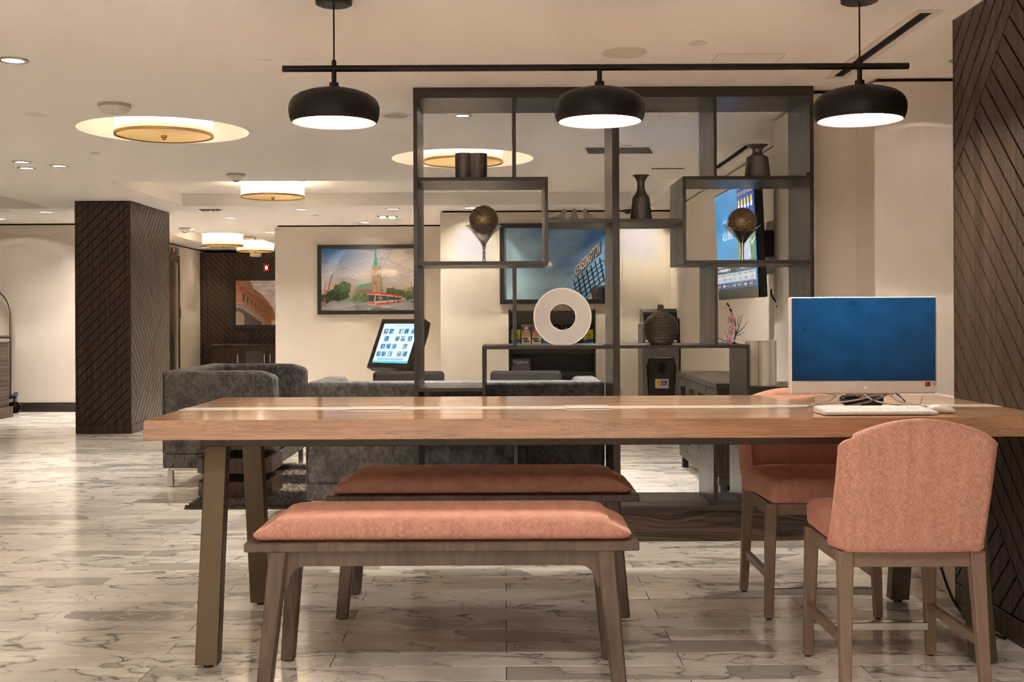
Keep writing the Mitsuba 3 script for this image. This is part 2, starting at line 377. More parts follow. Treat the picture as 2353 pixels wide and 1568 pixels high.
# ------------------------------------------------------------------ ceiling
holes = [Point(-2.371, 7.953).buffer(.578, 48), Point(-.343, 9.446).buffer(.585, 48),
         sbox(-3.77, 10.93, 1.71, 13.36), sbox(-9.5, 9.5, -5.35, 13.56), sbox(-5.27, 17.5, -4.07, 21.4)]
cp = sbox(-10, -6, 4, 23.5)
for h in holes: cp = cp.difference(h)
struct('ceiling', cat_([move(extr(cp, .15), 0, 0, CEIL), bx(-10, 4, -6, 23.5, CEIL+.15, CEIL+.3)]), 'ceiling_paint', 20)

# ------------------------------------------------------------------ walls
WT = 2.574
def wall(name, x0, x1, y0, y1, m='wall_cloth', gap=True, inset=.03):
    k = struct(name, bx(x0, x1, y0, y1, 0, WT if gap else CEIL, .004), m)
    if gap: struct('trim_1', bx(x0+inset, x1-inset, y0+inset, y1-inset, WT, CEIL), 'black_void')  # black insert standing for the shade in the gap above the wall
    return k
wall('wall_back_left', -10, -5.85, 15.7, 22.3)
wall('wall_back_middle', -3.26, -.70, 16.2, 23)
wall('wall_back_right', -.795, 3.2, 14.07, 16.2)
wall('wall_right_side', 2.05, 3.2, 7.58, 14.07)
wall('wall_right_pilaster', 1.79, 2.6, 6.61, 7.58)
wall('wall_right_recess', 2.04, 3.2, 6.28, 6.61)
struct('wall_right_low', bx(2.035, 2.25, 5.055, 6.28, 0, .88, .004), 'wall_cloth')
struct('wall_right_end', bx(3.0, 3.2, -6, 6.28, 0, CEIL), 'wall_cloth')
struct('wall_left', bx(-10.2, -10, -6, 16, 0, CEIL), 'wall_cloth')
struct('wall_front', bx(-10.2, 3.2, -6.2, -6, 0, CEIL), 'wall_cloth')
struct('baseboard_left', bx(-10, -5.86, 15.68, 15.7, 0, .13, .003), 'dark_wood_level')

def planks(holder, o, u, v, regions, width=.08, gap=.011, depth=.010, m='panel_wood'):
    """regions: (polygon in wall coordinates, angle of the planks in degrees, phase)."""
    for g, ang, ph in regions:
        a = math.radians(ang); dx, dy = math.cos(a), math.sin(a); nx, ny = -dy, dx
        c = np.array(g.exterior.coords) if g.geom_type == 'Polygon' else np.vstack([np.array(q.exterior.coords) for q in g.geoms])
        s = c[:, 0]*nx+c[:, 1]*ny
        for k in range(math.floor((s.min()-ph)/width), math.ceil((s.max()-ph)/width)):
            s0, s1 = ph+k*width+gap/2, ph+(k+1)*width-gap/2; L = 60
            st = Polygon([(nx*s0-dx*L, ny*s0-dy*L), (nx*s0+dx*L, ny*s0+dy*L), (nx*s1+dx*L, ny*s1+dy*L), (nx*s1-dx*L, ny*s1-dy*L)])
            q = st.intersection(g)
            for q in getattr(q, 'geoms', [q]):
                if q.geom_type == 'Polygon' and q.area > 4e-4:
                    part(holder, 'plank', frame(extr(q.simplify(1e-4), depth), o, u, v), m)
# right chevron wall, face x = 1.99 (wall coordinates: distance from the far end towards the camera, height)
struct('wall_right', bx(2.0, 2.2, -6, 5.05, 0, CEIL), 'groove')
E0 = 5.05; W_ = 2.2
reg = sbox(.004, .105, W_, CEIL-.004)
up = Polygon([(0, 1.90), (W_, 1.90+W_), (W_, 6), (0, 6)])           # above the rising seam
lo = Polygon([(0, .877), (W_, .877-W_), (W_, -6), (0, -6)])          # below the falling seam
mid = reg.difference(up).difference(lo)
planks('wall_right', (2.0, E0, 0), (0, -1, 0), (0, 0, 1), [(reg.intersection(up).buffer(-.003), 45, 1.90*.7071), (mid.buffer(-.003), -45, .877*.7071), (reg.intersection(lo).buffer(-.003), 45, 0)])
part('wall_right', 'plinth', bx(1.989, 2.0, E0-W_, E0-.004, 0, .10, .002), 'panel_wood')
part('wall_right', 'end_cap', bx(1.991, 2.2, E0, E0+.006, 0, CEIL-.002), 'panel_wood')

# pillar
pil = thing('pillar', 'dark wood chevron-clad square pillar standing on the marble floor at the left', 'pillar')
part(pil, 'core', bx(-4.78, -4.17, 12.70, 14.15, 0, CEIL), 'groove')
fr = sbox(.012, .10, .598, CEIL-.005)
planks(pil, (-4.78, 12.70, 0), (1, 0, 0), (0, 0, 1), [(fr, 45, .02)])
sd = sbox(.012, .10, 1.438, CEIL-.005)
tri = Polygon([(-.2, 2.55+.45), (1.32, 1.53), (-.2, .05)])
planks(pil, (-4.17, 12.70, 0), (0, 1, 0), (0, 0, 1), [(sd.intersection(tri).buffer(-.003), -45, .01), (sd.difference(tri).intersection(sbox(0, 1.53, 2, 3)).buffer(-.003), 45, .03), (sd.difference(tri).intersection(sbox(0, 0, 2, 1.53)).buffer(-.003), 45, .03)])
for c in ((-4.782, -4.770, 12.688, 12.70), (-4.182, -4.16, 12.688, 12.71), (-4.17, -4.158, 14.14, 14.152)):
    part(pil, 'corner_strip', bx(*c, 0, CEIL-.003, .001), 'panel_wood')
part(pil, 'plinth', cat_([bx(-4.782, -4.165, 12.686, 12.70, 0, .098, .002), bx(-4.17, -4.156, 12.70, 14.15, 0, .098, .002)]), 'panel_wood')

# lobby
struct('wall_lobby_back', bx(-5.85, -3.26, 21.9, 22.3, 0, 2.54), 'groove')
lb = sbox(.02, .0, 2.59, 2.535)
lt = Polygon([(-1, 2.49+1.79), (1.65, 1.64), (-1, -1.01)])
planks('wall_lobby_back', (-5.85, 21.9, 0), (1, 0, 0), (0, 0, 1), [(lb.intersection(lt).buffer(-.003), -45, .03), (lb.difference(lt).buffer(-.003), 45, .0)])
el = thing('elevator', 'stainless steel elevator doors with a dark frame in the cream lobby wall', 'elevator')
part(el, 'frame', cat_([bx(-5.85, -5.80, 18.75, 18.85, 0, 2.35, .004), bx(-5.85, -5.80, 20.25, 20.37, 0, 2.35, .004), bx(-5.85, -5.80, 18.75, 20.37, 2.27, 2.40, .004)]), 'brushed_steel')
for a, b in ((18.85, 19.548), (19.552, 20.25)): part(el, 'door_leaf', bx(-5.85, -5.83, a, b, .01, 2.27, .003), 'brushed_steel')
part(el, 'sill', bx(-5.85, -5.78, 18.75, 20.37, 0, .012), 'brushed_steel')
fi = thing('floor_indicator', 'dark floor indicator box with red figures above the elevator doors', 'indicator')
part(fi, 'case', bx(-5.85, -5.79, 19.60, 20.30, 2.41, 2.53, .01), 'grey_body')
part(fi, 'display', bx(-5.79, -5.786, 19.80, 20.10, 2.435, 2.505), 'black_plastic')
m, c = flat([(sbox(-.02, -.03, .0, .03), (.9, .05, .04)), (sbox(.02, -.03, .04, .03), (.9, .05, .04))], (-5.785, 19.95, 2.47), (0, 1, 0), (0, 0, 1)); part(fi, 'figures', m, 'screen_black', color=c*G, smooth=False, emitter=emit_vc(.03))
single('call_button_panel', bx(-5.85, -5.83, 20.42, 20.52, 1.28, 1.47, .004), 'black_plastic', 'small black call button plate on the wall beside the elevator', 'button panel')

# ------------------------------------------------------------------ ceiling fittings
def downlight(x, y, r, I, dx, dy, cut, label, wash=False):
    k = thing('downlight', label, 'downlight', 'recessed ceiling downlights')
    part(k, 'trim_ring', lathe([(r*.80, CEIL-.0005), (r*.82, CEIL-.006), (r*1.16, CEIL-.005), (r*1.2, CEIL-.0002)], (x, y, 0), 28), 'brushed_steel' if r < .07 else 'white_paint', True)
    col = COOL if r < .07 else np.array([1.0, .95, .86])
    part(k, 'lamp', disc((x, y, CEIL-.004), r*.82, 24), 'white_plastic', emitter=emit(col, 9.0, .06))
    if I: spot('spot_of_'+k, (x, y, CEIL-.02), (x+dx, y+dy, CEIL-1.02), I*K, cut, cut*.35, WASH if cut < 50 and r > .066 else WARM, max(.4, I/14))
for d in DOWN: downlight(*d)
out_of_view = ['far to the left of the communal table', 'beyond the left edge of the picture by the pillar']+[f'{b} of the row {a}' for a, b in (('over the near bench side', 'first'), ('over the near bench side', 'second'), ('over the near bench side', 'third'), ('over the near bench side', 'fourth'), ('well behind the camera', 'left one'), ('well behind the camera', 'middle one'), ('well behind the camera', 'right one'), ('furthest behind the camera', 'left one'), ('furthest behind the camera', 'middle one'), ('furthest behind the camera', 'right one'))]
for x, y, r, I, lab in ((-6.5, 5, .075, 3, ''), (-6.6, 8.4, .075, 6, ''), (-3.4, 1.5, .075, 4, ''), (-1.5, 1.5, .075, 8, ''), (.3, 1.5, .075, 7.5, ''), (1.75, 1.6, .06, 7, ''), (-4.5, -1.2, .075, 30, ''), (-1.5, -1.2, .075, 30, ''), (1.2, -1.2, .075, 30, ''), (-4.5, -4, .075, 30, ''), (-1.5, -4, .075, 30, ''), (1.2, -4, .075, 30, ''),  # out of view, placed to light the room from the left and camera side
        (-6.6, 14.9, .075, 4.5, 'round recessed downlight over the luggage cart, left of the picture'), (.82, 8.6, .05, 15, 'unseen recessed downlight behind the middle upright of the room divider, lighting the floor there'), (-.647, 8.6, .036, 13, 'small unseen downlight behind the left upright of the room divider, lighting the sofa')):  # last two unseen behind the uprights, placed to light the floor and ceiling
    downlight(x, y, r, I, 0, .3 if y == 14.9 else 0, 68 if y < 3 else 62, lab or 'unseen recessed downlight lighting the room, '+out_of_view.pop(0))
downlight(2.36, 5.85, .06, 3.5, -.05, .05, 60, 'unseen recessed downlight in the niche behind the right chevron wall, lighting the cream panel')  # out of view behind the wall end, placed to light the cream panel
# double adjustable spots
for x, y, on, lab in ((-1.518, 14.79, True, 'twin adjustable spotlight with two lit lamps before the church picture'), (-3.551, 13.78, False, 'twin adjustable spotlight, unlit, right of the chevron pillar')):
    k = thing('twin_spotlight', lab, 'spotlight')
    part(k, 'trim', bx(x-.13, x+.13, y-.06, y+.06, CEIL-.006, CEIL, .002), 'grey_body')
    part(k, 'tray', bx(x-.12, x+.12, y-.05, y+.05, CEIL-.0075, CEIL-.006), 'black_plastic')
    for s in (-1, 1):
        kk = part(k, 'lamp', lathe([(0, -.03), (.038, -.028), (.042, -.02), (.04, -.004), (0, -.004)], (x+s*.06, y, CEIL), 18), 'chrome' if not on else 'white_plastic', True, **({'emitter': emit((1, .95, .88), 9, .03)} if on else {}))
# drum lamps
def plate(x, y, z, R):
    L = []; w = .0095
    for i in range(int(-R/w)-1, int(R/w)+1):
        for j, d in ((0, 1.0), (1, .62)):
            x0 = i*w+j*w*.6; st = sbox(x0, -R, x0+w*(.6 if j == 0 else .4), R).intersection(Point(0, 0).buffer(R, 32))
            if st.is_empty or st.geom_type != 'Polygon': continue
            st = st.segmentize(.06)
            L.append((st, lambda P, d=d: (d*(.55+.75*np.clip((meshkit.noise(np.c_[P[:, 0]*2.2-P[:, 1]*1.2+x, -P[:, 1]*7.5-P[:, 0]*1.8+y, 0*P[:, 0]], 4)-.3)*2.5, 0, 1)))[:, None]*np.array([.46, .27, .085])*G))
    return flat(L, (x, y, z), (1, 0, 0), (0, -1, 0), 0.0)
def drum(x, y, zb, h, label, R=.332, boost=2.1):
    k = thing('drum_ceiling_lamp', label, 'ceiling lamp', 'gold drum ceiling lamps')
    n = 72; t = np.arange(n)*2*PI/n; zs = np.linspace(zb+.018, zb+h, 9); ks = rng.uniform(0, 2*PI, 1)[0]
    m = lathe([(R, z) for z in zs], (x, y, 0), n)
    v = m.vertices; ph = np.arctan2(v[:, 1]-y, v[:, 0]-x); fz = (v[:, 2]-zb)/h
    hot = sum(np.exp(-((np.angle(np.exp(1j*(ph-ks-i*2*PI/5))))/.16)**2-((fz-.72)/.22)**2) for i in range(5))
    base = .20+.95*np.clip((fz-.22)*1.9, 0, 1)
    rib = 1+.05*np.sin(ph*90)
    c = (base*rib)[:, None]*np.array([1.25, .88, .55])*boost+hot[:, None]*np.array([9, 7.6, 5.6])
    part(k, 'shade', m, 'white_paint', True, color=c*G, emitter=emit_vc(1.0*min(boost/3, 2)))
    part(k, 'rim', lathe([(R-.012, zb+.001), (R+.003, zb), (R+.004, zb+.018), (R-.012, zb+.018)], (x, y, 0), 72), 'gold_metal', 30)
    rr = np.linspace(.001, R-.012, 14); q = [(r_, zb+.008+.0) for r_ in rr]
    m, c = plate(x, y, zb+.006, R-.012)
    part(k, 'bottom_diffuser', m, 'gold_metal', color=c, emitter=emit_vc(.12), label='perforated golden bottom plate')
    part(k, 'finial', lathe([(0, zb-.028), (.012, zb-.027), (.014, zb-.012), (.022, zb-.008), (.022, zb+.004), (0, zb+.005)], (x, y, 0), 20), 'gold_metal', True)
    part(k, 'top_plate', lathe([(0, zb+h-.002), (R*.98, zb+h-.002), (R*.98, zb+h+.002), (0, zb+h+.002)], (x, y, 0), 48), 'white_paint')
    part(k, 'ceiling_rod', cyl((x, y, zb+h), (x, y, CEIL+.15), .02, 12), 'gold_metal')
drum(-2.371, 7.953, 2.557, .150, 'gold drum lamp in the big round ceiling recess at the upper left')
drum(-.343, 9.446, 2.562, .145, 'gold drum lamp in the round ceiling recess behind the room divider')
drum(-2.466, 12.15, 2.565, .165, 'gold drum lamp in the tray ceiling above the grey armchairs', boost=9.0)
drum(-4.67, 18.9, 2.47, .20, 'gold drum lamp in the lobby, nearer of the two')
for x_, y_, w_ in ((-3.3, 1.0, 'left'), (.8, .7, 'right'), (-1.2, -2.6, 'rear')): drum(x_, y_, 2.39, .17, f'added unseen gold drum lamp behind the camera, brightening the ceiling, {w_} one of three', boost=5.5)  # added lamps out of view that brighten the near ceiling
drum(-4.50, 20.6, 2.47, .20, 'gold drum lamp in the lobby, farther of the two')
# smoke detectors, caps, speaker, vents
def detector(x, y, r, h, label, cone=False):
    k = thing('smoke_detector', label, 'smoke detector')
    part(k, 'base', lathe([(r*.97, CEIL-.35*h if not cone else CEIL-.3*h), (r, CEIL-.3*h), (r, CEIL-.02)if False else (r, CEIL-.001)], (x, y, 0), 32), 'warm_grey_plastic', 40)
    if cone: part(k, 'chamber', lathe([(0, CEIL-h), (r*.38, CEIL-h), (r*.42, CEIL-.8*h), (r*.8, CEIL-.4*h), (r*.97, CEIL-.3*h)], (x, y, 0), 32), 'white_paint', 40); part(k, 'sensor', lathe([(0, CEIL-h*1.08), (r*.3, CEIL-h*1.06), (r*.34, CEIL-h*.9)], (x, y, 0), 20), 'charcoal', True)
    else: part(k, 'cover', lathe([(0, CEIL-h), (r*.62, CEIL-h), (r*.86, CEIL-.75*h), (r*.97, CEIL-.35*h)], (x, y, 0), 32), 'white_paint', 50)
detector(-2.378, 6.963, .098, .055, 'flat round white smoke detector in front of the big ceiling recess')
detector(-2.440, 10.37, .085, .065, 'cone shaped white smoke detector left of the tray ceiling lamp', True)
detector(-4.643, 16.57, .085, .07, 'cone shaped white smoke detector at the lobby entrance', True)
for x, y, r, lab in ((.928, 5.453, .044, 'round white sprinkler cover plate above the right half of the pendant bar'), (-3.229, 9.016, .045, 'round white sprinkler cover plate below the big ceiling recess'), (.941, 8.75, .045, 'round white sprinkler cover plate by the ceiling vent grille'), (-2.42, 14.6, .045, 'round white sprinkler cover plate in front of the church picture wall'), (-6.05, 13.85, .05, 'round white sprinkler cover plate at the far left')):
    single('sprinkler_cap', lathe([(0, CEIL-.008), (r, CEIL-.007), (r, CEIL-.004), (r*.9, CEIL-.0001)], (x, y, 0), 32), 'white_paint', lab, 'sprinkler cap', 'ceiling sprinkler covers', smooth=30)
k = thing('ceiling_speaker', 'round white ceiling speaker right of the left pendant shade', 'speaker')
part(k, 'ring', lathe([(.080, CEIL-.006), (.094, CEIL-.008), (.103, CEIL-.0005)], (-.699, 7.383, 0), 40), 'white_paint', 40)
part(k, 'grille', disc((-.699, 7.383, CEIL-.005), .081, 40), 'warm_grey_plastic')
def slot(x, y0, y1, label, w=.055):
    k = thing('slot_diffuser', label, 'air vent')
    part(k, 'frame', extr(sbox(x-w, y0-.05, x+w, y1+.05).difference(sbox(x-w/2, y0, x+w/2, y1)), .006), 'white_paint') if False else part(k, 'frame', move(extr(sbox(x-w*1.1, y0-.06, x+w*1.1, y1+.06).difference(sbox(x-w/2, y0, x+w/2, y1)), .007), 0, 0, CEIL-.007), 'white_paint')
    part(k, 'slot', bx(x-w/2, x+w/2, y0, y1, CEIL-.003, CEIL-.0005), 'black_void')
    part(k, 'blade', bx(x-.006, x+.006, y0, y1, CEIL-.006, CEIL-.003), 'black_void')
slot(1.822, 4.91, 6.22, 'long black linear air slot in the ceiling behind the right pendant')
slot(1.872, 8.73, 10.1, 'long black linear air slot seen through the top right of the room divider')
single('ceiling_slot', bx(1.31, 1.60, 10.09, 10.14, CEIL-.004, CEIL, .001), 'charcoal', 'thin dark slot in the ceiling behind the room divider, right of the vent grille', 'ceiling slot')
k = thing('vent_grille', 'rectangular grey louvred vent grille in the ceiling behind the room divider', 'vent grille')
part(k, 'frame', move(extr(Polygon([(.61, 8.80), (1.13, 8.80), (1.21, 9.12), (.65, 9.12)]), .006), 0, 0, CEIL-.006), 'white_paint')
part(k, 'core', move(extr(Polygon([(.63, 8.815), (1.12, 8.815), (1.19, 9.105), (.67, 9.105)]), .001), 0, 0, CEIL-.0072), 'charcoal')
for i in range(14): part(k, 'louvre', beam((.637+i*.004+.0, 8.83+i*.0195, CEIL-.012), (.01, .003), (.637, 8.835+i*.0195, CEIL-.007), (.01, .003), .0005) if False else bx(.637+i*.0028, 1.117+i*.005, 8.826+i*.0205, 8.836+i*.0205, CEIL-.0115, CEIL-.007), 'grey_body')
k = thing('access_panel', 'square plaster access panel outlined in the ceiling above the right end of the pendant bar', 'access panel')
part(k, 'panel', bx(1.075, 1.405, 5.69, 6.05, CEIL-.002, CEIL, .001), 'ceiling_paint')
part(k, 'gap', move(extr(sbox(1.07, 5.685, 1.41, 6.055).difference(sbox(1.0725, 5.687, 1.4075, 6.0525)), .0012), 0, 0, CEIL-.0012), 'warm_grey_plastic')
k = thing('security_camera', 'small white dome security camera under the ceiling beside the grey vase', 'camera')
part(k, 'base', lathe([(.06, CEIL-.045), (.065, CEIL-.04), (.065, CEIL)], (1.47, 13.55, 0), 24), 'white_paint', 40)
part(k, 'dome', lathe([(0, CEIL-.10), (.025, CEIL-.095), (.045, CEIL-.075), (.052, CEIL-.045)], (1.47, 13.55, 0), 24), 'black_plastic', True)
k = thing('emergency_light', 'small white emergency unit under the lobby ceiling in front of the dark chevron wall', 'emergency light')
part(k, 'case', bx(-4.68, -4.50, 20.95, 21.10, CEIL-.19, CEIL-.06, .012), 'white_paint')
part(k, 'stem', cyl((-4.59, 21.02, CEIL-.06), (-4.59, 21.02, CEIL), .03, 12), 'white_paint')
k = thing('alarm_strobe', 'red fire alarm strobe on the dark lobby wall above the brick building picture', 'alarm')
part(k, 'housing', bx(-4.625, -4.50, 21.84, 21.892, 2.16, 2.325, .01), 'red_plastic')
part(k, 'strobe', bx(-4.585, -4.54, 21.825, 21.84, 2.205, 2.275, .008), 'lacquer_white', emitter=emit((1, .8, .75), 1.2, .02))

# ------------------------------------------------------------------ communal table
TX0, TX1, TY0, TY1, TZ, TB = -1.305, 1.985, 4.108, 5.268, .92, .8476
tab = thing('communal_table', 'long thick oak communal table with a white centre inlay and splayed bronze legs', 'table')
part(tab, 'tabletop', bx(TX0, TX1, TY0, TY1, TB, TZ, .0025), 'oak')
IY0, IY1 = 4.548, 4.668
part(tab, 'inlay', bx(TX0+.001, TX1, IY0, IY1, TZ-.002, TZ+.0012, .0005), 'lacquer_white', label='white inlay strip along the middle of the tabletop')
for x0, x1 in ((-.63, -.42), (.24, .42)):
    k = part(tab, 'socket_lid', bx(x0, x1, IY0-.012, IY1+.004, TZ+.0012, TZ+.0036, .0012), 'lacquer_white', label='white socket lid in the inlay strip')
    part(k, 'finger_slot', bx(x0+.02, x1-.02, IY1-.02, IY1-.006, TZ+.0034, TZ+.0041), 'warm_grey_plastic')
for sx, lx in ((-1, -1.102), (1, 1.762)):
    for yb, yt in ((4.216, 4.375), (5.13, 4.965)):
        k = part(tab, 'leg', beam((lx, yb, .013), (.084, .064), (lx, yt, TB-.02), (.084, .064), .003), 'bronze_metal', label='splayed bronze metal leg')
        part(k, 'foot', cyl((lx, yb, 0), (lx, yb, .014), .018, 16), 'black_plastic')
    part(tab, 'cross_rail', bx(lx-.042, lx+.042, 4.32, 5.02, TB-.045, TB-.001, .002), 'dark_bronze')
for y in (4.30, 5.04): part(tab, 'side_rail', bx(-1.06, 1.72, y-.02, y+.02, TB-.043, TB-.001, .002), 'dark_bronze')
for x in (-.98, -.86):
    part(tab, 'bolt', cyl((x, 4.72, TB-.05), (x, 4.72, TB-.03), .012, 12), 'black_plastic')
part(tab, 'cable_tray', bx(-.6, 1.2, 4.56, 4.66, TB-.03, TB-.002, .003), 'dark_bronze')

# ------------------------------------------------------------------ benches
def bench(cx, y0, label):
    k = thing('bench', label, 'bench', 'upholstered benches at the communal table')
    L, D, zt = 1.342, .40, .522; x0, x1 = cx-L/2, cx+L/2; y1 = y0+D
    part(k, 'seat_board', bx(x0, x1, y0, y1, zt-.031, zt, .003), 'bench_wood')
    m = rounded(x0+.018, x1-.018, y0+.012, y1-.012, zt+.001, zt+.078, .034, 6, 24); v = m.vertices.copy()
    u = (v[:, 0]-cx)/(L/2-.018); w = (v[:, 1]-(y0+y1)/2)/(D/2-.012); top = np.clip((v[:, 2]-zt-.02)/.05, 0, 1)
    v[:, 2] += top*.016*(1-np.abs(w)**3)*(1-u**8)-top*.014*np.abs(u)**14
    v[:, 0] -= top**1.5*.070*np.sign(u)*np.clip((np.abs(u)-.74)/.26, 0, 1)**1.6
    m.vertices = v
    part(k, 'cushion', m, 'coral_fabric', True, label='coral herringbone fabric cushion')
    lx = .558
    for s in (-1, 1):
        for (yb, yt) in ((y0-.015, y0+.035), (y1+.02, y1-.035)):
            part(k, 'leg', beam((cx+s*.602, yb+.0, 0.006), (.050, .050), (cx+s*lx, yt, zt-.031), (.062, .055), .006), 'bench_wood')
            part(k, 'glide', cyl((cx+s*.602, yb, 0), (cx+s*.602, yb, .007), .014, 12), 'black_plastic')
    for y in (y0+.028, y1-.052):
        a = [(-lx+.02, 0), (lx-.02, 0), (lx-.02, -.125)]
        arc = [(lx-.030, -.125)]+[(lx-.090+.055*math.cos(t), -.108+.055*math.sin(t)) for t in np.linspace(0, PI/2, 9)]
        pts = a+arc+[(-x, z) for x, z in arc[::-1]]+[(-lx+.02, -.125)]
        pg = Polygon(pts).buffer(0)
        part(k, 'apron', frame(extr(pg, .024), (cx, y+.024, zt-.031), (1, 0, 0), (0, 0, 1)), 'bench_wood')
    for s in (-1, 1): part(k, 'end_rail', bx(cx+s*(lx-.012), cx+s*(lx+.012), y0+.04, y1-.04, zt-.09, zt-.031, .003), 'bench_wood')
bench(-.218, 3.868, 'near coral bench with dark walnut legs in front of the communal table')
bench(-.099, 4.89, 'far coral bench with dark walnut legs on the divider side of the communal table')

# ------------------------------------------------------------------ counter stools
def stool(cx, yf, s, label):
    """s = +1: faces +y (towards the table from the camera's side); yf: front edge of the seat."""
    k = thing('counter_stool', label, 'chair', 'coral counter stools at the communal table')
    Yf = lambda d: yf-s*d                                  # d = distance behind the seat's front edge
    zb, W = .492, .262
    # seat block
    m = rounded(cx-.245, cx+.245, min(Yf(0), Yf(.50)), max(Yf(0), Yf(.50)), zb, zb+.098, .028, 5, 16); v = m.vertices.copy()
    d = (yf-v[:, 1])*s; top = np.clip((v[:, 2]-zb-.05)/.04, 0, 1); u = (v[:, 0]-cx)/.245
    v[:, 2] += top*.022*(1-u**4)*(1-np.clip(np.abs(d-.25)/.25, 0, 1)**4)
    v[:, 0] = cx+(v[:, 0]-cx)*(.94+.06*np.clip(d/.4, 0, 1)); m.vertices = v
    part(k, 'seat', m, 'coral_fabric', True)
    # curved back shell: a closed surface over (angle-like parameter a, height b)
    na, nb = 60, 30; A = np.linspace(-1, 1, na); B = np.linspace(0, 1, nb)
    def shell(a, b, inner):
        wing = np.clip((np.abs(a)-.80)/.20, 0, 1)          # last fifth of each side turns forward
        x = np.where(np.abs(a) <= .80, a/.80*(W-.045), np.sign(a)*((W-.045)+.045*np.sin(wing*PI/2)))
        y = np.where(np.abs(a) <= .80, 0, .045*(1-np.cos(wing*PI/2))+.12*np.clip(wing-.15, 0, 1)*(1-.78*b))
        bow = -.010*(1-(a/.8)**2)*(np.abs(a) < .8)
        h = .395+.062*np.cos(np.clip(np.abs(a)/.84, 0, 1)*PI/2)**.8-.030*wing**2*1.0
        z = zb-.002+h*b
        back = .52-y+bow*-1+.085*b+.012*np.sin(b*PI)        # distance behind seat front
        if inner: back = back-.070+.012*b+.02*wing; x = x*(1-.045/W*np.minimum(1, wing*3+0.0))
        x = x*(1+.012*b)
        return np.stack([cx+x, yf-s*back, z], -1)
    aa, bb = np.meshgrid(A, B, indexing='ij'); O = shell(aa, bb, False); I = shell(aa, bb, True)
    V = np.vstack([O.reshape(-1, 3), I.reshape(-1, 3)]); idx = np.arange(na*nb).reshape(na, nb); F = []
    def quad(a, b, c_, d_): F.extend([(a, b, c_), (a, c_, d_)])
    N = na*nb
    for i in range(na-1):
        for j in range(nb-1):
            quad(idx[i, j], idx[i+1, j], idx[i+1, j+1], idx[i, j+1]); quad(N+idx[i, j], N+idx[i, j+1], N+idx[i+1, j+1], N+idx[i+1, j])
        quad(idx[i, nb-1], idx[i+1, nb-1], N+idx[i+1, nb-1], N+idx[i, nb-1]); quad(idx[i, 0], N+idx[i, 0], N+idx[i+1, 0], idx[i+1, 0])
    for j in range(nb-1):
        quad(idx[0, j], idx[0, j+1], N+idx[0, j+1], N+idx[0, j]); quad(idx[na-1, j], N+idx[na-1, j], N+idx[na-1, j+1], idx[na-1, j+1])
    m = trimesh.Trimesh(V, F, process=False); m.fix_normals()
    sm = m.copy(); trimesh.smoothing.filter_taubin(sm, lamb=.5, nu=.53, iterations=6)
    part(k, 'backrest', sm, 'coral_fabric', 50)
    # frame
    zr = zb-.002
    fr_, re_ = .045, .475
    for sx in (-1, 1):
        part(k, 'leg', beam((cx+sx*.232, Yf(fr_-.01), .008), (.034, .034), (cx+sx*.218, Yf(fr_), zr), (.048, .044), .004), 'chair_wood', label='front leg' if False else None)
        part(k, 'leg', beam((cx+sx*.236, Yf(re_+.045), .008), (.034, .034), (cx+sx*.222, Yf(re_), zr), (.050, .048), .004), 'chair_wood')
        for q in ((cx+sx*.232, Yf(fr_-.01)), (cx+sx*.236, Yf(re_+.045))): part(k, 'glide', cyl((*q, 0), (*q, .009), .012, 12), 'black_plastic')
        part(k, 'side_rail', bx(cx+sx*.210, cx+sx*.232, Yf(.06), Yf(.46), zr-.055, zr, .003), 'chair_wood')
        part(k, 'side_stretcher', hull([(cx+sx*.228+e, Yf(dd), z) for e in (-.011, .011) for dd, z0 in ((fr_, .185), (re_+.03, .185)) for z in (z0-.016, z0+.016)]), 'chair_wood')
    part(k, 'back_rail', bx(cx-.20, cx+.20, Yf(re_-.012), Yf(re_+.012), zr-.056, zr, .003), 'chair_wood')
    part(k, 'front_rail', bx(cx-.20, cx+.20, Yf(fr_-.012), Yf(fr_+.012), zr-.05, zr, .003), 'chair_wood')
    part(k, 'footrest', bx(cx-.215, cx+.215, Yf(fr_-.016), Yf(fr_+.016), .102, .132, .003), 'chrome', label='polished chrome footrest bar')
stool(1.372, 4.345, 1, 'coral counter stool with its back to the camera at the near right of the table')
stool(1.345, 4.80, -1, 'coral counter stool facing the camera from the far side of the table')

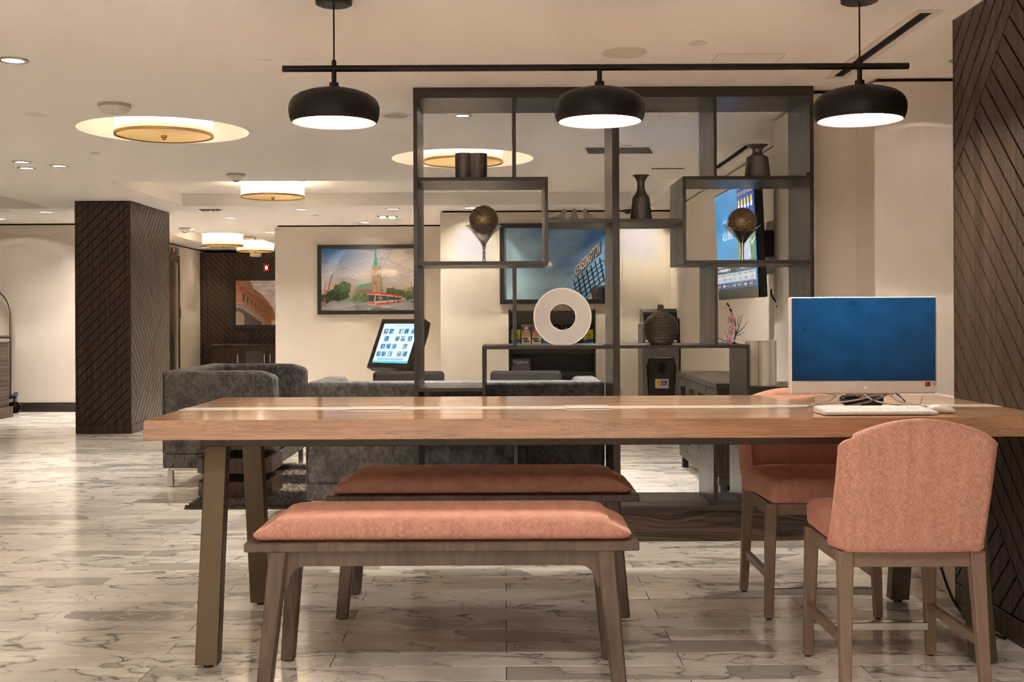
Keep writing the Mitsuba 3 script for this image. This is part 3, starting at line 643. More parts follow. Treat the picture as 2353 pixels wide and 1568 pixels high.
# ------------------------------------------------------------------ pendant fixture
PY = 4.69
pen = thing('pendant_fixture', 'matte black three-shade pendant bar hanging above the communal table', 'pendant lamp')
part(pen, 'bar', tube([(-.909, PY, 2.312), (-.9085, PY, 2.312), (1.6645, PY, 2.312), (1.665, PY, 2.312)], .0136, 16), 'black_metal', 40)
for x in (-.698, 1.464):
    part(pen, 'canopy', lathe([(0, CEIL-.022), (.066, CEIL-.022), (.074, CEIL-.018), (.075, CEIL)], (x, PY, 0), 36), 'black_metal', 30)
    part(pen, 'cord', tube([(x, PY, CEIL-.02), (x+.0, PY, 2.45), (x, PY, 2.33)], .0035, 8), 'black_metal', True)
    part(pen, 'connector', lathe([(.010, 2.318), (.010, 2.342), (.006, 2.348), (0, 2.348)], (x, PY, 0), 16), 'black_metal', 40)
for x in (-.698, .394, 1.464):
    part(pen, 'stem', cyl((x, PY, 2.25), (x, PY, 2.31), .0102, 16), 'black_metal', 40)
    k = part(pen, 'shade', lathe([(.1645, 2.094), (.170, 2.0885), (.1765, 2.094), (.1835, 2.112), (.1865, 2.135), (.1855, 2.155), (.180, 2.172), (.168, 2.188), (.146, 2.203), (.115, 2.2145), (.075, 2.2245), (.040, 2.2325), (.0195, 2.2365), (.0195, 2.2525), (.017, 2.2545), (0, 2.2545)], (x, PY, 0), 64), 'black_metal', 40)
    part(k, 'inner_rim', lathe([(.150, 2.102), (.158, 2.0925), (.1645, 2.0895), (.170, 2.0883)], (x, PY, 0), 64), 'white_paint', 40)
    part(k, 'diffuser', disc((x, PY, 2.1015), .1512, 48), 'white_plastic', emitter=emit((1, .90, .76), 58, 5), label='glowing white diffuser')

# ------------------------------------------------------------------ room divider
DY0, DY1 = 6.49, 6.99
FX = lambda px: (px-1160)/403.7
FZ = lambda py: 1.29-(py-725.5)/403.7
div = thing('room_divider', 'tall open dark wood shelving divider with offset boxes reaching the ceiling', 'room divider')
def up_(x0, x1, z0, z1): part(div, 'upright', bx(x0, x1, DY0, DY1, z0, z1, .0012), 'dark_wood_upright')
def sh_(x0, x1, zt, th=.022, d=0.0): part(div, 'shelf', bx(x0, x1, DY0+d, DY1-d, zt-th, zt, .0012), 'dark_wood_level')
ZT, ZB = 2.535, .205
part(div, 'plinth', bx(-.517, 1.76, DY0+.02, DY1-.02, 0, ZB-.022, .002), 'zebra_wood')
part(div, 'top_beam', bx(-.517, 1.763, DY0, DY1, ZT, CEIL-.001, .002), 'dark_wood_level')
sh_(-.517, 1.763, ZB, .026, -.006)
up_(-.517, -.494, ZB, ZT); up_(1.741, 1.763, ZB, ZT); up_(.615, .655, ZB, ZT)
zA, zB_, zC, zD, zE = 2.083, 1.6035, 1.121, .882, 1.842
up_(.048, .068, zA, ZT)                                   # top left
sh_(-.494, .249, zA, .02); up_(.230, .249, zB_-.02, zA-.02); sh_(-.494, .230, zB_, .02)
up_(.048, .068, zC, zB_-.02)
sh_(-.130, .615, zC, .020); sh_(.655, 1.393, zC, .018)
up_(-.130, -.112, .62, zC-.020); sh_(-.494, -.130, zD, .020)
sh_(.249, .615, zE, .021); sh_(.655, 1.0156, zE, .020)
up_(1.0156, 1.035, zB_-.020, zA); sh_(1.035, 1.741, zA, .020); sh_(1.035, 1.741, zB_, .020)
up_(1.194, 1.211, zA, ZT); up_(1.194, 1.213, zC, zB_-.02)
up_(1.374, 1.393, ZB, zC-.018); sh_(1.393, 1.741, zD, .022)
sh_(-.130, .615, .62, .022); up_(.048, .070, ZB, .598)
sh_(.655, 1.374, .62, .022); up_(1.185, 1.207, ZB, .598)
part(div, 'edge_glide', bx(1.72, 1.741, DY0-.004, DY0+.01, zA, zA+.02, .002), 'black_plastic')
OY = 6.72
# ------- things on the divider
def lobed(cx, cy, z0, z1, R, lobes, amp, ph, wall=.006):
    t = np.linspace(0, 2*PI, 97)[:-1]; r = R*(1+amp*np.cos(lobes*(t-ph)))
    o = Polygon(np.c_[r*np.cos(t), r*np.sin(t)]); i = o.buffer(-wall)
    return move(cat_([extr(o.difference(i), z1-z0), extr(i, .01)]), cx, cy, z0)
single('grey_vessel', cat_([move(extr(Point(-.042, .0).buffer(.052, 24).union(Point(.042, .01).buffer(.052, 24)).buffer(.02).buffer(-.02).difference(Point(-.042, 0).buffer(.046, 24).union(Point(.042, .01).buffer(.046, 24)).buffer(.02).buffer(-.02)), .165), -.195, OY, zA), move(extr(Point(-.042, .0).buffer(.05, 24).union(Point(.042, .01).buffer(.05, 24)), .01), -.195, OY, zA)]), 'vase_grey', 'low grey double-lobed metal vessel on the top left shelf', 'vase', smooth=40)
def spiky_ball(name, cx, cy, cz, R, label, m, n=1150, seed=1):
    g = np.random.default_rng(seed); ms = [ellipsoid((cx, cy, cz), [R*.90]*3, 3)]
    i = np.arange(n)+.5; ph = np.arccos(1-2*i/n); th = PI*(1+5**.5)*i
    D = np.c_[np.cos(th)*np.sin(ph), np.sin(th)*np.sin(ph), np.cos(ph)]
    V, F, b = [], [], 0
    for d in D:
        d = d+g.normal(0, .12, 3); d /= np.linalg.norm(d); a = np.cross(d, g.normal(size=3)); a /= np.linalg.norm(a); c = np.cross(d, a); r = .0048; L = R*g.uniform(.96, 1.06)
        base = np.array([cx, cy, cz])+d*R*.82; tip = np.array([cx, cy, cz])+d*L+a*g.uniform(-.006, .006)
        V += [base+r*a, base-.5*r*a+.87*r*c, base-.5*r*a-.87*r*c, tip+.6*r*a, tip-.3*r*a+.5*r*c, tip-.3*r*a-.5*r*c]
        F += [(b, b+1, b+4), (b, b+4, b+3), (b+1, b+2, b+5), (b+1, b+5, b+4), (b+2, b, b+3), (b+2, b+3, b+5), (b+3, b+4, b+5)]; b += 6
    ms.append(trimesh.Trimesh(np.array(V), F, process=False))
    k = thing(name, label, 'decorative ball'); part(k, 'core', ms[0], m, True); part(k, 'spikes', ms[1], m, kind='stuff'); return k
def goblet(cx, cy, z0, label, m):
    k = thing('goblet', label, 'goblet')
    P = [(0, .104), (.010, .104), (.018, .118), (.034, .142), (.062, .176), (.088, .203), (.1075, .219), (.1075, .221), (.100, .217), (.060, .181), (.034, .152), (.018, .133), (0, .126)]
    part(k, 'bowl', lathe(P, (cx, cy, z0), 48), m, 35)
    zs = np.linspace(.006, .104, 30); part(k, 'stem', lathe([(0, 0), (.038, 0), (.040, .003), (.012, .0055)]+[(.0072+.0035*abs(z-.055)/.05+.0012*math.sin(z*520), z) for z in zs]+[(0, .105)], (cx, cy, z0), 28), 'silver', 35, label='glittering stem')
    return k
goblet(-.121, OY, zB_+.0005, 'clear glass martini-shaped goblet holding a spiky ball on the left shelf', 'glass')
spiky_ball('spiky_ball', -.121, OY, zB_+.2545, .084, 'dull grey-brown spiky ball in the clear glass goblet', 'seed_brown', seed=2)
k = thing('goblet', 'silver boat-shaped goblet holding a golden spiky ball in front of the television', 'goblet')
gx = 1.402
P = [(0, .0), (.036, .0), (.038, .003), (.012, .009), (.0085, .03), (.0085, .085), (.012, .105), (.012, .112)]
part(k, 'stem', lathe(P, (gx, OY, zB_+.0005), 32), 'silver', 35)
b = lathe([(0, .110), (.014, .111), (.034, .138), (.060, .168), (.086, .195), (.1075, .216), (.1075, .2185), (.100, .214), (.058, .172), (.032, .146), (0, .125)], (0, 0, 0), 64)
v = b.vertices.copy(); h = np.clip((v[:, 2]-.12)/.1, 0, 1); ang = np.arctan2(v[:, 1], v[:, 0]); v[:, 2] -= .042*h*(np.sin(ang)**2); v[:, 1] *= 1-.25*h; b.vertices = v
part(k, 'bowl', move(b, gx, OY, zB_+.0005), 'silver', 40)
spiky_ball('spiky_ball', gx, OY, zB_+.2355, .083, 'golden spiky ball in the silver goblet in front of the television', 'seed_brown', seed=5)
def bird(cx, cy, z, yaw, label, sc=1.0):
    k = thing('ceramic_bird', label, 'figurine', 'white ceramic birds on the middle shelf')
    from manifold3d import Manifold
    def sph(c, r): return Manifold.sphere(r, 32).translate(c)
    def hul(*a): return Manifold.batch_hull([sph(c, r) for c, r in a])
    body = hul(((.006, 0, .024), .023), ((-.022, 0, .023), .018), ((.012, 0, .036), .017))
    neck = hul(((.013, 0, .036), .017), ((.024, 0, .066), .0125))
    head = hul(((.024, 0, .069), .0135), ((.027, 0, .070), .0125))
    tail = hul(((-.022, 0, .024), .016), ((-.058, 0, .012), .006), ((-.088, 0, .0085), .0035))
    M = (body+neck+head+tail).trim_by_plane((0, 0, 1), 0).refine_to_length(.004)
    q = M.to_mesh(); m = trimesh.Trimesh(q.vert_properties[:, :3], q.tri_verts); trimesh.smoothing.filter_taubin(m, iterations=14)
    m.vertices[:, 2] -= m.vertices[:, 2].min(); m.apply_scale(sc)
    bk = trimesh.creation.cone(.0035*sc, .012*sc, sections=10); bk = rot(bk, 95, (0, 1, 0)); bk.apply_translation(np.array([.036, 0, .069])*sc)
    for nm, mm, b_ in (('body', m, 'ceramic_white'), ('beak', bk, 'ceramic_white')): part(k, nm, move(rot(mm, yaw), cx, cy, z), b_, True)
bird(.327, OY, zE+.0003, 0, 'white ceramic bird facing right, left one of three on the middle shelf', .96)
bird(.412, OY-.02, zE+.0003, -95, 'white ceramic bird facing forward, middle one of three', .94)
bird(.500, OY, zE+.0003, 178, 'white ceramic bird facing left, right one of three on the middle shelf', .98)
V1 = [(0, 0), (.064, 0), (.066, .003), (.058, .07), (.0505, .138), (.048, .146), (.032, .166), (.0235, .19), (.021, .215), (.024, .240), (.036, .262), (.050, .272), (.0505, .275), (.046, .274), (.030, .258), (.018, .235), (.016, .20), (0, .19)]
single('flared_vase', lathe(V1, (.806, OY, zE+.0005), 48), 'vase_grey', 'matte grey vase with a flared mouth right of the ceramic birds', 'vase', smooth=35)
V2 = [(0, 0), (.075, 0), (.077, .003), (.070, .08), (.064, .128), (.060, .138), (.036, .15), (.027, .166), (.030, .184), (.048, .200), (.0635, .2065), (.064, .209), (.058, .208), (.030, .192), (.02, .17), (0, .16)]
single('flared_vase', lathe(V2, (1.492, OY, zA+.0005), 48), 'vase_grey', 'shorter grey vase with a flared mouth on the top right shelf', 'vase', smooth=35)
# ring sculpture
rg = thing('ring_sculpture', 'upright pale ring sculpture with a chrome edge on the long middle shelf', 'sculpture')
an = Point(0, 0).buffer(.163, 64).difference(Point(0, 0).buffer(.080, 48)).intersection(sbox(-1, -.1605, 1, 1)); an2 = Point(0, 0).buffer(.169, 64).difference(Point(0, 0).buffer(.076, 48)).intersection(sbox(-1, -.163, 1, 1))
ry = 6.66; U = (math.cos(.12), -math.sin(.12), 0)
part(rg, 'chrome_band', frame(extr(an2, .062), (.342, ry+.035, zC+.1632), U, (0, 0, 1)), 'chrome', 40)
part(rg, 'face', frame(extr(an, .066), (.342, ry+.034, zC+.1632), U, (0, 0, 1)), 'ring_face')
# ribbed vase
prof = [(.060, 0.), (.064, .004), (.082, .03), (.096, .06), (.101, .092), (.098, .118), (.088, .142), (.068, .165), (.046, .183), (.026, .200), (.0185, .214), (.0165, .232)]
from scipy.interpolate import PchipInterpolator
zz = np.linspace(0, .232, 130); rr = PchipInterpolator([p[1] for p in prof], [p[0] for p in prof])(zz)+.0017*np.sin(zz*2*PI/.0066)*(zz > .008)
single('ribbed_vase', lathe([(0, 0)]+list(zip(rr, zz))+[(.012, .232), (.012, .2), (0, .2)], (.905, 6.62, zC+.0005), 56), 'dark_ribbed' if False else mat('ribbed_bronze', two({'type': 'principled', 'base_color': rgb(.105, .085, .062), 'roughness': .28, 'metallic': .5})), 'round dark ribbed vase with a narrow neck on the right half of the middle shelf', 'vase', smooth=60)
# orchid twig arrangement
oc = thing('orchid_arrangement', 'dark twigs with pink orchid blossoms standing at the right end of the middle shelf', 'plant')
ob = np.array([1.35, OY+.02, zC])
part(oc, 'foot', lathe([(0, 0), (.022, 0), (.022, .004), (.006, .012), (0, .012)], tuple(ob), 20), 'twig', 40)
def twig(p, r0=.0035): part(oc, 'twig', tube(ob+np.array(p), np.linspace(r0, .0009, 16), 6, 16), 'twig', True)
twig([(0, 0, .004), (.012, 0, .05), (.016, .01, .11), (.0, .0, .16), (-.012, 0, .19), (-.03, 0, .228)], .0042)
twig([(0, 0, .004), (.018, 0, .06), (.036, .01, .10), (.05, 0, .15), (.062, 0, .178)], .004)
twig([(.02, 0, .06), (.05, 0, .085), (.075, .0, .115), (.083, 0, .14)], .003)
twig([(.012, 0, .05), (.045, 0, .058), (.066, 0, .074)], .0026)
twig([(.036, .01, .10), (.03, .01, .14), (.052, .01, .168)], .0022)
twig([(0, 0, .01), (-.045, .01, .016), (-.085, 0, .034), (-.125, 0, .05)], .0026)
twig([(-.05, .01, .016), (-.08, .01, .006), (-.1, .01, .010)], .0018)
twig([(0, 0, .02), (-.035, 0, .045), (-.052, 0, .075)], .0022)
twig([(.018, .01, .11), (.0, .01, .15), (-.014, .012, .20)], .002)
def blossom(d, r, seed):
    g = np.random.default_rng(seed); c = ob+np.array(d); ms = []
    for q in range(5):
        e = ellipsoid((0, 0, 0), (r*.55, r*.16, r*.38), 2); e.apply_translation((r*.5, 0, 0)); e = rot(e, q*72+g.uniform(-8, 8), (0, 1, 0)); e = rot(e, g.uniform(-18, 18), (0, 0, 1)); ms.append(move(e, *c))
    kk = part(oc, 'blossom', cat_(ms), 'petal', True, label='pink orchid blossom')
    part(kk, 'lip', ellipsoid(c+np.array([0, -r*.3, -.1*r]), (r*.2, r*.25, r*.25), 2), mat('lip_pink', prin((.45, .10, .20), .6)), True)
blossom((-.012, -.01, .142), .026, 1); blossom((-.006, -.012, .092), .024, 2); blossom((-.014, -.012, .066), .020, 3); blossom((-.022, -.012, .022), .027, 4)
for d in ((-.034, 0, .236), (-.026, 0, .226), (-.012, 0, .196), (-.018, 0, .204)): part(oc, 'bud', ellipsoid(ob+np.array(d), (.006, .006, .007), 1), 'twig', True)
# white three-lobed vase
tri_ = Point(-.056, .0).buffer(.036, 24).union(Point(.008, -.035).buffer(.037, 24)).union(Point(.056, .01).buffer(.034, 24)).union(Point(0, .02).buffer(.04, 24)).buffer(.01).buffer(-.01)
single('lobed_vase', move(cat_([extr(tri_.difference(tri_.buffer(-.006)), .258), extr(tri_.buffer(-.004), .01)]), 1.492, 6.64, zD+.0005), 'vase_cream', 'tall cream vase of three joined cylinders on the low right shelf', 'vase', smooth=40)

# ------------------------------------------------------------------ computer on the table
pc = thing('computer', 'white all-in-one computer with a dark blue screen on the right of the table', 'computer')
mx0, mx1, mz0, mz1, my = 1.139, 1.719, .974, 1.361, 4.545
def pcx(m): return rot(m, -1.2, (0, 0, 1), (1.43, my, 0))
part(pc, 'case', pcx(bx(mx0, mx1, my, my+.045, mz0, mz1, .006)), 'lacquer_white')
part(pc, 'chin', pcx(bx(mx0+.003, mx1-.003, my-.003, my, mz0+.003, mz0+.049, .001)), mat('chin_fabric', prin((.72, .68, .67), .7)), label='pale grey speaker chin')
X, Z = np.meshgrid(np.linspace(0, 1, 40), np.linspace(0, 1, 28), indexing='ij')
def wall_col(P):
    u, w = P[:, 0]/(mx1-mx0-.012), P[:, 1]/(mz1-mz0-.056)
    g = .30+.75*np.clip(w, 0, 1)**.9; g = g*(1-.35*np.clip((u-.55)/.45, 0, 1))*(1-.25*np.clip((.25-u)/.25, 0, 1))
    nz = meshkit.fbm(np.c_[u*9, w*7, 0*u], 4, 3); nz2 = meshkit.noise(np.c_[u*90, w*70, 0*u], 5)
    sp = np.exp(-((u-.43)/.02)**2-((w-.93)/.025)**2)+np.exp(-((u-.09)/.02)**2-((w-.62)/.03)**2)
    g = g*(.72+.5*nz)*(.93+.14*nz2)*(1-.35*sp)
    return g[:, None]*np.array([.0075, .068, .165])*.95+.001
m, c = flat([((0, 0, mx1-mx0-.012, mz1-mz0-.056, 140, 90), wall_col)], (mx0+.006, my-.0012, mz0+.052), (1, 0, 0), (0, 0, 1))
part(pc, 'screen', pcx(m), 'screen_black', color=c*G, emitter=emit_vc(.3), label='dark blue wallpaper on the screen')
# badge and stickers
m, c = flat([(Point(0, 0).buffer(.0088, 24), (.74, .70, .78)), (Point(0, 0).buffer(.0076, 24), (.60, .57, .60))], (1.434, my-.0034, mz0+.026), (1, 0, 0), (0, 0, 1)); part(pc, 'badge', pcx(m), 'print_matte', color=c)
tx = meshkit.text_mesh('hp', .0062, .0004); M = np.eye(4); M[0, 1] = .25; tx.apply_transform(M); tx.apply_translation([-.0048, -.0028, 0])
part(pc, 'logo', pcx(frame(tx, (1.434, my-.0046, mz0+.026), (1, 0, 0), (0, 0, 1))), 'lacquer_white', emitter=emit((.8, .78, 1), .75, .01))
m, c = flat([(sbox(0, 0, .0205, .0185), (.30, .012, .035)), (sbox(0, 0, .0205, .004), (.10, .10, .11)), (marks(6, .0024, .002, .0125), (.85, .82, .82)), (sbox(.002, .0075, .018, .0085), (.7, .5, .5))], (mx1-.0475, my-.0036, mz0+.029), (1, 0, 0), (0, 0, 1)); part(pc, 'sticker', pcx(m), 'print_matte', color=c, label='small red sticker')
m, c = flat([(sbox(0, 0, .0195, .0185), (.30, .27, .27)), (sbox(.0006, .0006, .0189, .0179), (.66, .62, .60)), (Point(.0098, .0095).buffer(.0052).difference(Point(.0098, .0095).buffer(.0038)), (.12, .11, .11)), (line([(.0025, .0095), (.017, .0095)], .0007), (.12, .11, .11)), (line([(.0098, .0025), (.0098, .0165)], .0007), (.12, .11, .11))], (mx1-.0235, my-.0036, mz0+.029), (1, 0, 0), (0, 0, 1)); part(pc, 'sticker', pcx(m), 'print_matte', color=c, label='small white sticker with a circle emblem')
def rod(*p): part(pc, 'stand_rod', tube(p, .0042, 10, 14 if len(p) > 2 else 0), 'silver', True)
zf = TZ+.0042
rod((1.475, 4.56, .972), (1.44, 4.556, .958), (1.33, 4.565, .939), (1.215, 4.572, zf))
rod((1.53, 4.56, .972), (1.49, 4.553, .955), (1.40, 4.52, .935), (1.315, 4.49, zf))
rod((1.435, 4.56, .972), (1.46, 4.553, .953), (1.55, 4.52, .935), (1.65, 4.50, zf))
rod((1.535, 4.56, .972), (1.56, 4.555, .952), (1.60, 4.53, .935), (1.665, 4.51, zf))
rod((1.32, 4.56, .976), (1.315, 4.57, .955), (1.27, 4.585, .932), (1.225, 4.60, zf))
rod((1.30, 4.56, .976), (1.325, 4.58, .958), (1.30, 4.62, .935), (1.25, 4.65, zf))
part(pc, 'hinge', rounded(1.36, 1.56, my+.02, my+.05, .966, .985, .008, 3, 3), 'silver', True)
# keyboard
kb = thing('keyboard', 'slim white keyboard lying on the table in front of the computer', 'keyboard')
kx0, kx1, ky0, ky1 = 1.170, 1.584, 4.172, 4.33
part(kb, 'body', hull([(x, y, z) for x in (kx0, kx1) for y, z in ((ky0, TZ+.003), (ky0, TZ+.012), (ky1, TZ+.003), (ky1, TZ+.0235), (ky0-.002, TZ+.008))]), 'lacquer_white')
for x in (kx0+.04, kx1-.04): part(kb, 'foot', bx(x-.015, x+.015, ky1-.03, ky1-.02, TZ, TZ+.006), 'white_plastic')
for x in (kx0+.04, (kx0+kx1)/2, kx1-.04): part(kb, 'foot', bx(x-.015, x+.015, ky0+.01, ky0+.02, TZ, TZ+.005), 'charcoal')
sl = (.0235-.012)/(ky1-ky0); KEY = {}
def key(x, y, w, d=.0145):
    z = TZ+.012+sl*(y-ky0); h = .0022
    if w not in KEY: KEY[w] = mikit.ply(hull([(sx*(w/2-(e*.0012)), sy*(d/2-(e*.0012)), e*h+sl*sy*d/2) for sx in (1, -1) for sy in (1, -1) for e in (0, 1)]), 'white_plastic')
    scene[num(kb+'__key')] = {**KEY[w], 'to_world': T().translate([x, y, z])}
for r in range(6):
    y = ky1-.016-r*.0238; n = 18; x = kx0+.012
    for i in range(n):
        w = .0185
        if r == 5 and 4 <= i <= 8:
            if i == 6: key(kx0+.012+6.5*.0218, y, .105)
            continue
        key(kx0+.0195+i*.0218, y, w)
# mouse
ms_ = thing('mouse', 'white computer mouse on the table right of the keyboard', 'mouse')
m = rounded(-.033, .033, -.052, .052, 0, .034, .0165, 6, 8); v = m.vertices.copy()
v[:, 2] = np.where(v[:, 2] > .004, .004+(v[:, 2]-.004)*(1-.45*((v[:, 1]-.01)/.052)**2-.25*(v[:, 0]/.033)**2), v[:, 2]); v[:, 0] *= 1-.12*(v[:, 1]/.052)**2; m.vertices = v
part(ms_, 'shell', move(rot(m, 70), 1.63, 4.265, TZ+.0005), 'lacquer_white', True)
m, c = flat([(Point(0, 0).buffer(.0062, 20).difference(Point(0, 0).buffer(.0052, 20)), (.42, .40, .40))], (1.640, 4.262, TZ+.0352), (1, 0, 0), (0, 1, 0)); part(ms_, 'emblem', m, 'print_matte', color=c)
# cables and adapters behind the computer
single('mouse_cable', tube([(1.60, 4.30, TZ+.012), (1.585, 4.36, TZ+.004), (1.60, 4.46, TZ+.004), (1.66, 4.55, TZ+.02), (1.675, 4.60, TZ+.06), (1.64, 4.60, TZ+.075)], .002, 8, 30), 'cable_white', 'thin white cable curling from the computer down to the mouse', 'cable', smooth=True)
single('power_cable', tube([(1.50, 4.60, TZ+.06), (1.56, 4.66, TZ+.058), (1.61, 4.70, TZ+.045), (1.635, 4.66, TZ+.012), (1.58, 4.61, TZ+.006), (1.50, 4.62, TZ+.01)], .0035, 8, 30), 'black_plastic', 'black power cable looping on the table under the computer', 'cable', smooth=True)
single('power_adapter', rounded(1.435, 1.53, 4.60, 4.66, TZ+.002, TZ+.042, .012, 4, 3), 'black_plastic', 'black box-shaped power adapter under the computer', 'power adapter', smooth=True)
k = thing('webcam', 'rounded black device lying on the table under the computer', 'webcam')
part(k, 'body', rounded(1.355, 1.43, 4.585, 4.64, TZ+.006, TZ+.044, .018, 5, 3), 'black_plastic', True)
part(k, 'foot', cyl((1.392, 4.61, TZ), (1.392, 4.61, TZ+.01), .02, 16), 'black_plastic')
# cables under the table
ut = [(.30, 4.86, .842), (.36, 4.86, .80), (.44, 4.86, .772), (.52, 4.86, .775), (.58, 4.86, .80), (.66, 4.86, .838)]
single('sagging_cable', tube(ut, .0065, 8, 40), 'cable_white', 'white cable sagging in a loop below the tabletop, lowest of them', 'cable', smooth=True)
single('sagging_cable', tube([(.40, 4.9, .842), (.46, 4.9, .812), (.54, 4.9, .80), (.64, 4.9, .81), (.70, 4.9, .842)], .006, 8, 40), 'cable_white', 'white cable with a shallow sag below the tabletop beside the deep loop', 'cable', smooth=True)
single('sagging_cable', tube([(.56, 4.84, .835), (.64, 4.84, .808), (.78, 4.84, .800), (.92, 4.84, .808), (1.05, 4.84, .82), (1.14, 4.84, .842)], .006, 8, 40), 'cable_white', 'long flat-hanging white cable below the tabletop towards the stools', 'cable', smooth=True)
for x, z in ((.60, .795), (.93, .803)): single('cable_tie', bx(x-.005, x+.005, 4.83, 4.87, z, TB-.002, .001), 'black_plastic', 'black cable tie holding the hanging cables, %s one' % ('left' if x < .8 else 'right'), 'cable tie')
single('floor_cable', tube([(1.94, 5.15, .24), (1.93, 5.02, .13), (1.93, 4.85, .03), (1.94, 4.72, .008), (1.955, 4.58, .008), (1.97, 4.5, .008)], .006, 8, 30), 'black_plastic', 'black cable running down to the floor at the foot of the chevron wall', 'cable', smooth=True)
single('power_plug', rounded(1.925, 1.965, 4.78, 4.84, .003, .05, .012, 3, 3), 'black_plastic', 'black plug on the floor cable by the chevron wall', 'plug', smooth=True)

# ------------------------------------------------------------------ sofas
def sofa(Wd, D, place, label, seats=2, back_h=.885, legs=(1, 1)):
    """Local: x along the back from 0 to Wd, y from the back (0) to the front (D)."""
    k = thing('sofa', label, 'sofa', 'grey velvet sofas'); th = .16
    P = lambda m: place(m)
    part(k, 'base', P(rounded(0, Wd, .0, D-.01, .146, .252, .012, 3, 6)), 'velvet', True)
    part(k, 'back', P(rounded(0, Wd, 0, th, .245, back_h, .03, 5, 8)), 'velvet', True)
    for x0 in (0, Wd-th):
        m = rounded(x0, x0+th, .01, D, .245, back_h-.004, .03, 5, 10); v = m.vertices.copy(); f = np.clip((v[:, 1]-D+.16)/.16, 0, 1); hi = np.clip((v[:, 2]-back_h+.18)/.18, 0, 1); v[:, 2] -= .05*f**2*hi; m.vertices = v
        part(k, 'arm', P(m), 'velvet', True)
    w = (Wd-2*th)/seats
    for i in range(seats):
        m = rounded(th+i*w+.004, th+(i+1)*w-.004, th, D-.005, .255, .42, .03, 5, 8); part(k, 'seat_cushion', P(m), 'velvet', True)
        m = rounded(th+i*w+.012, th+(i+1)*w-.012, th, th+.17, .42, .80, .07, 5, 8); part(k, 'back_cushion', P(rot(m, -6, (1, 0, 0), (0, th, .42))), 'velvet', True)
    for x in (.045, Wd-.045):
        for y in (.05, D-.06):
            part(k, 'leg', P(bx(x-.02, x+.02, y-.02, y+.02, 0, .125, .002)), 'brushed_steel', label='brushed steel leg')
        part(k, 'leg_rail', P(bx(x-.02, x+.02, .05, D-.06, .125, .146, .002)), 'brushed_steel')
    for y in (.02,): part(k, 'leg_rail', P(bx(.045, Wd-.045, .03, .07, .125, .146, .002)), 'brushed_steel')
    for a in ((0.006, 0), (Wd-.006, 0)): part(k, 'piping', P(tube([(a[0], .004, .25), (a[0], .004, back_h-.012)], .004, 6)), 'velvet', True)
    return k
sofa(1.86, .88, lambda m: move(m, -1.241, 7.075, 0), 'grey velvet sofa with its back to the room divider', 3)
def pl1(m):        # faces +x, its length along +y
    m = rot(m, -90); return move(m, -2.605, 8.66+1.45, 0)
sofa(1.45, .86, pl1, 'grey velvet loveseat seen from its arm side beside the chevron pillar', 2)
k = thing('throw_pillow', 'grey velvet pillow leaning in the corner of the sofa by the room divider', 'pillow')
# lounge chairs at the kiosk
def lounge(cx, label):
    k = thing('lounge_chair', label, 'chair', 'dark grey low-back chairs behind the sofa'); y = 10.0
    m = rounded(cx-.312, cx+.312, y, y+.09, .40, .812, .035, 5, 8); v = m.vertices.copy(); v[:, 1] += .12*(1-((v[:, 0]-cx)/.312)**2)*0+.05*((v[:, 2]-.4)/.4)*-1; m.vertices = v
    part(k, 'backrest', m, 'plain_grey_fabric', True)
    part(k, 'seat', rounded(cx-.29, cx+.29, y+.02, y+.60, .36, .47, .035, 4, 5), 'plain_grey_fabric', True)
    for sx in (-1, 1):
        for yy in (y+.06, y+.54): part(k, 'leg', beam((cx+sx*.27, yy, 0), (.03, .03), (cx+sx*.25, yy, .37), (.04, .04), .003), 'bench_wood')
lounge(-.845, 'dark grey low-back chair in front of the touchscreen kiosk')
lounge(.182, 'dark grey low-back chair in front of the brochure rack')
del labels[k], used['throw_pillow']
# stacked slab side table
st = thing('slab_table', 'dark wood side table of thick slabs on the front left corner of the rug', 'side table')
for q, z in enumerate((.022, .188, .354)):
    x0, x1, y0, y1 = -2.185+q*-.006, -1.66, 8.04, 8.56
    pg = Polygon([(x0+.05, y0), (x1-.05, y0), (x1, y0+.07), (x1, y1-.07), (x1-.05, y1), (x0+.05, y1), (x0, y1-.07), (x0, y0+.07)])
    c = move(extr(pg, .105), 0, 0, z); part(st, 'slab', c, 'panel_wood')
part(st, 'core', bx(-2.06, -1.79, 8.16, 8.44, .018, .46), 'black_void')
# shag rug
rg_ = thing('rug', 'dark brown shag rug with cream stripes under the sofas', 'rug')
RX0, RX1, RY0, RY1 = -2.16, -.35, 7.66, 9.9
part(rg_, 'backing', bx(RX0, RX1, RY0, RY1, .0005, .012, .002), 'shag_dark')
bands = [(8.32, 8.69), (9.18, 9.49), (9.75, 9.9)]
def pile(dark):
    n = 46000 if dark else 19000; x = rng.uniform(RX0, RX1, n); y = rng.uniform(RY0, RY1, n)
    inb = np.any([(y > a) & (y < b) for a, b in bands], axis=0); keep = (inb != dark) & ((x < -.9) | (y > 8.5)); x, y = x[keep], y[keep]; n = len(x)
    t = rng.uniform(0, 2*PI, n); r = .0055; h = rng.uniform(.010, .024, n); lean = rng.uniform(.004, .032, n); la = rng.uniform(0, 2*PI, n); la[(y < RY0+.05)] = -PI/2
    B = np.c_[x, y, np.full(n, .010)]; V = np.stack([B+np.c_[r*np.cos(t+a), r*np.sin(t+a), 0*x] for a in (0, 2.09, 4.19)]+[B+np.c_[lean*np.cos(la), lean*np.sin(la), h]], 1).reshape(-1, 3)
    i = np.arange(n)*4; F = np.vstack([np.c_[i, i+1, i+3], np.c_[i+1, i+2, i+3], np.c_[i+2, i, i+3]]); return trimesh.Trimesh(V, F, process=False)
part(rg_, 'dark_pile', pile(True), 'shag_dark', kind='stuff'); part(rg_, 'cream_pile', pile(False), 'shag_cream', kind='stuff')

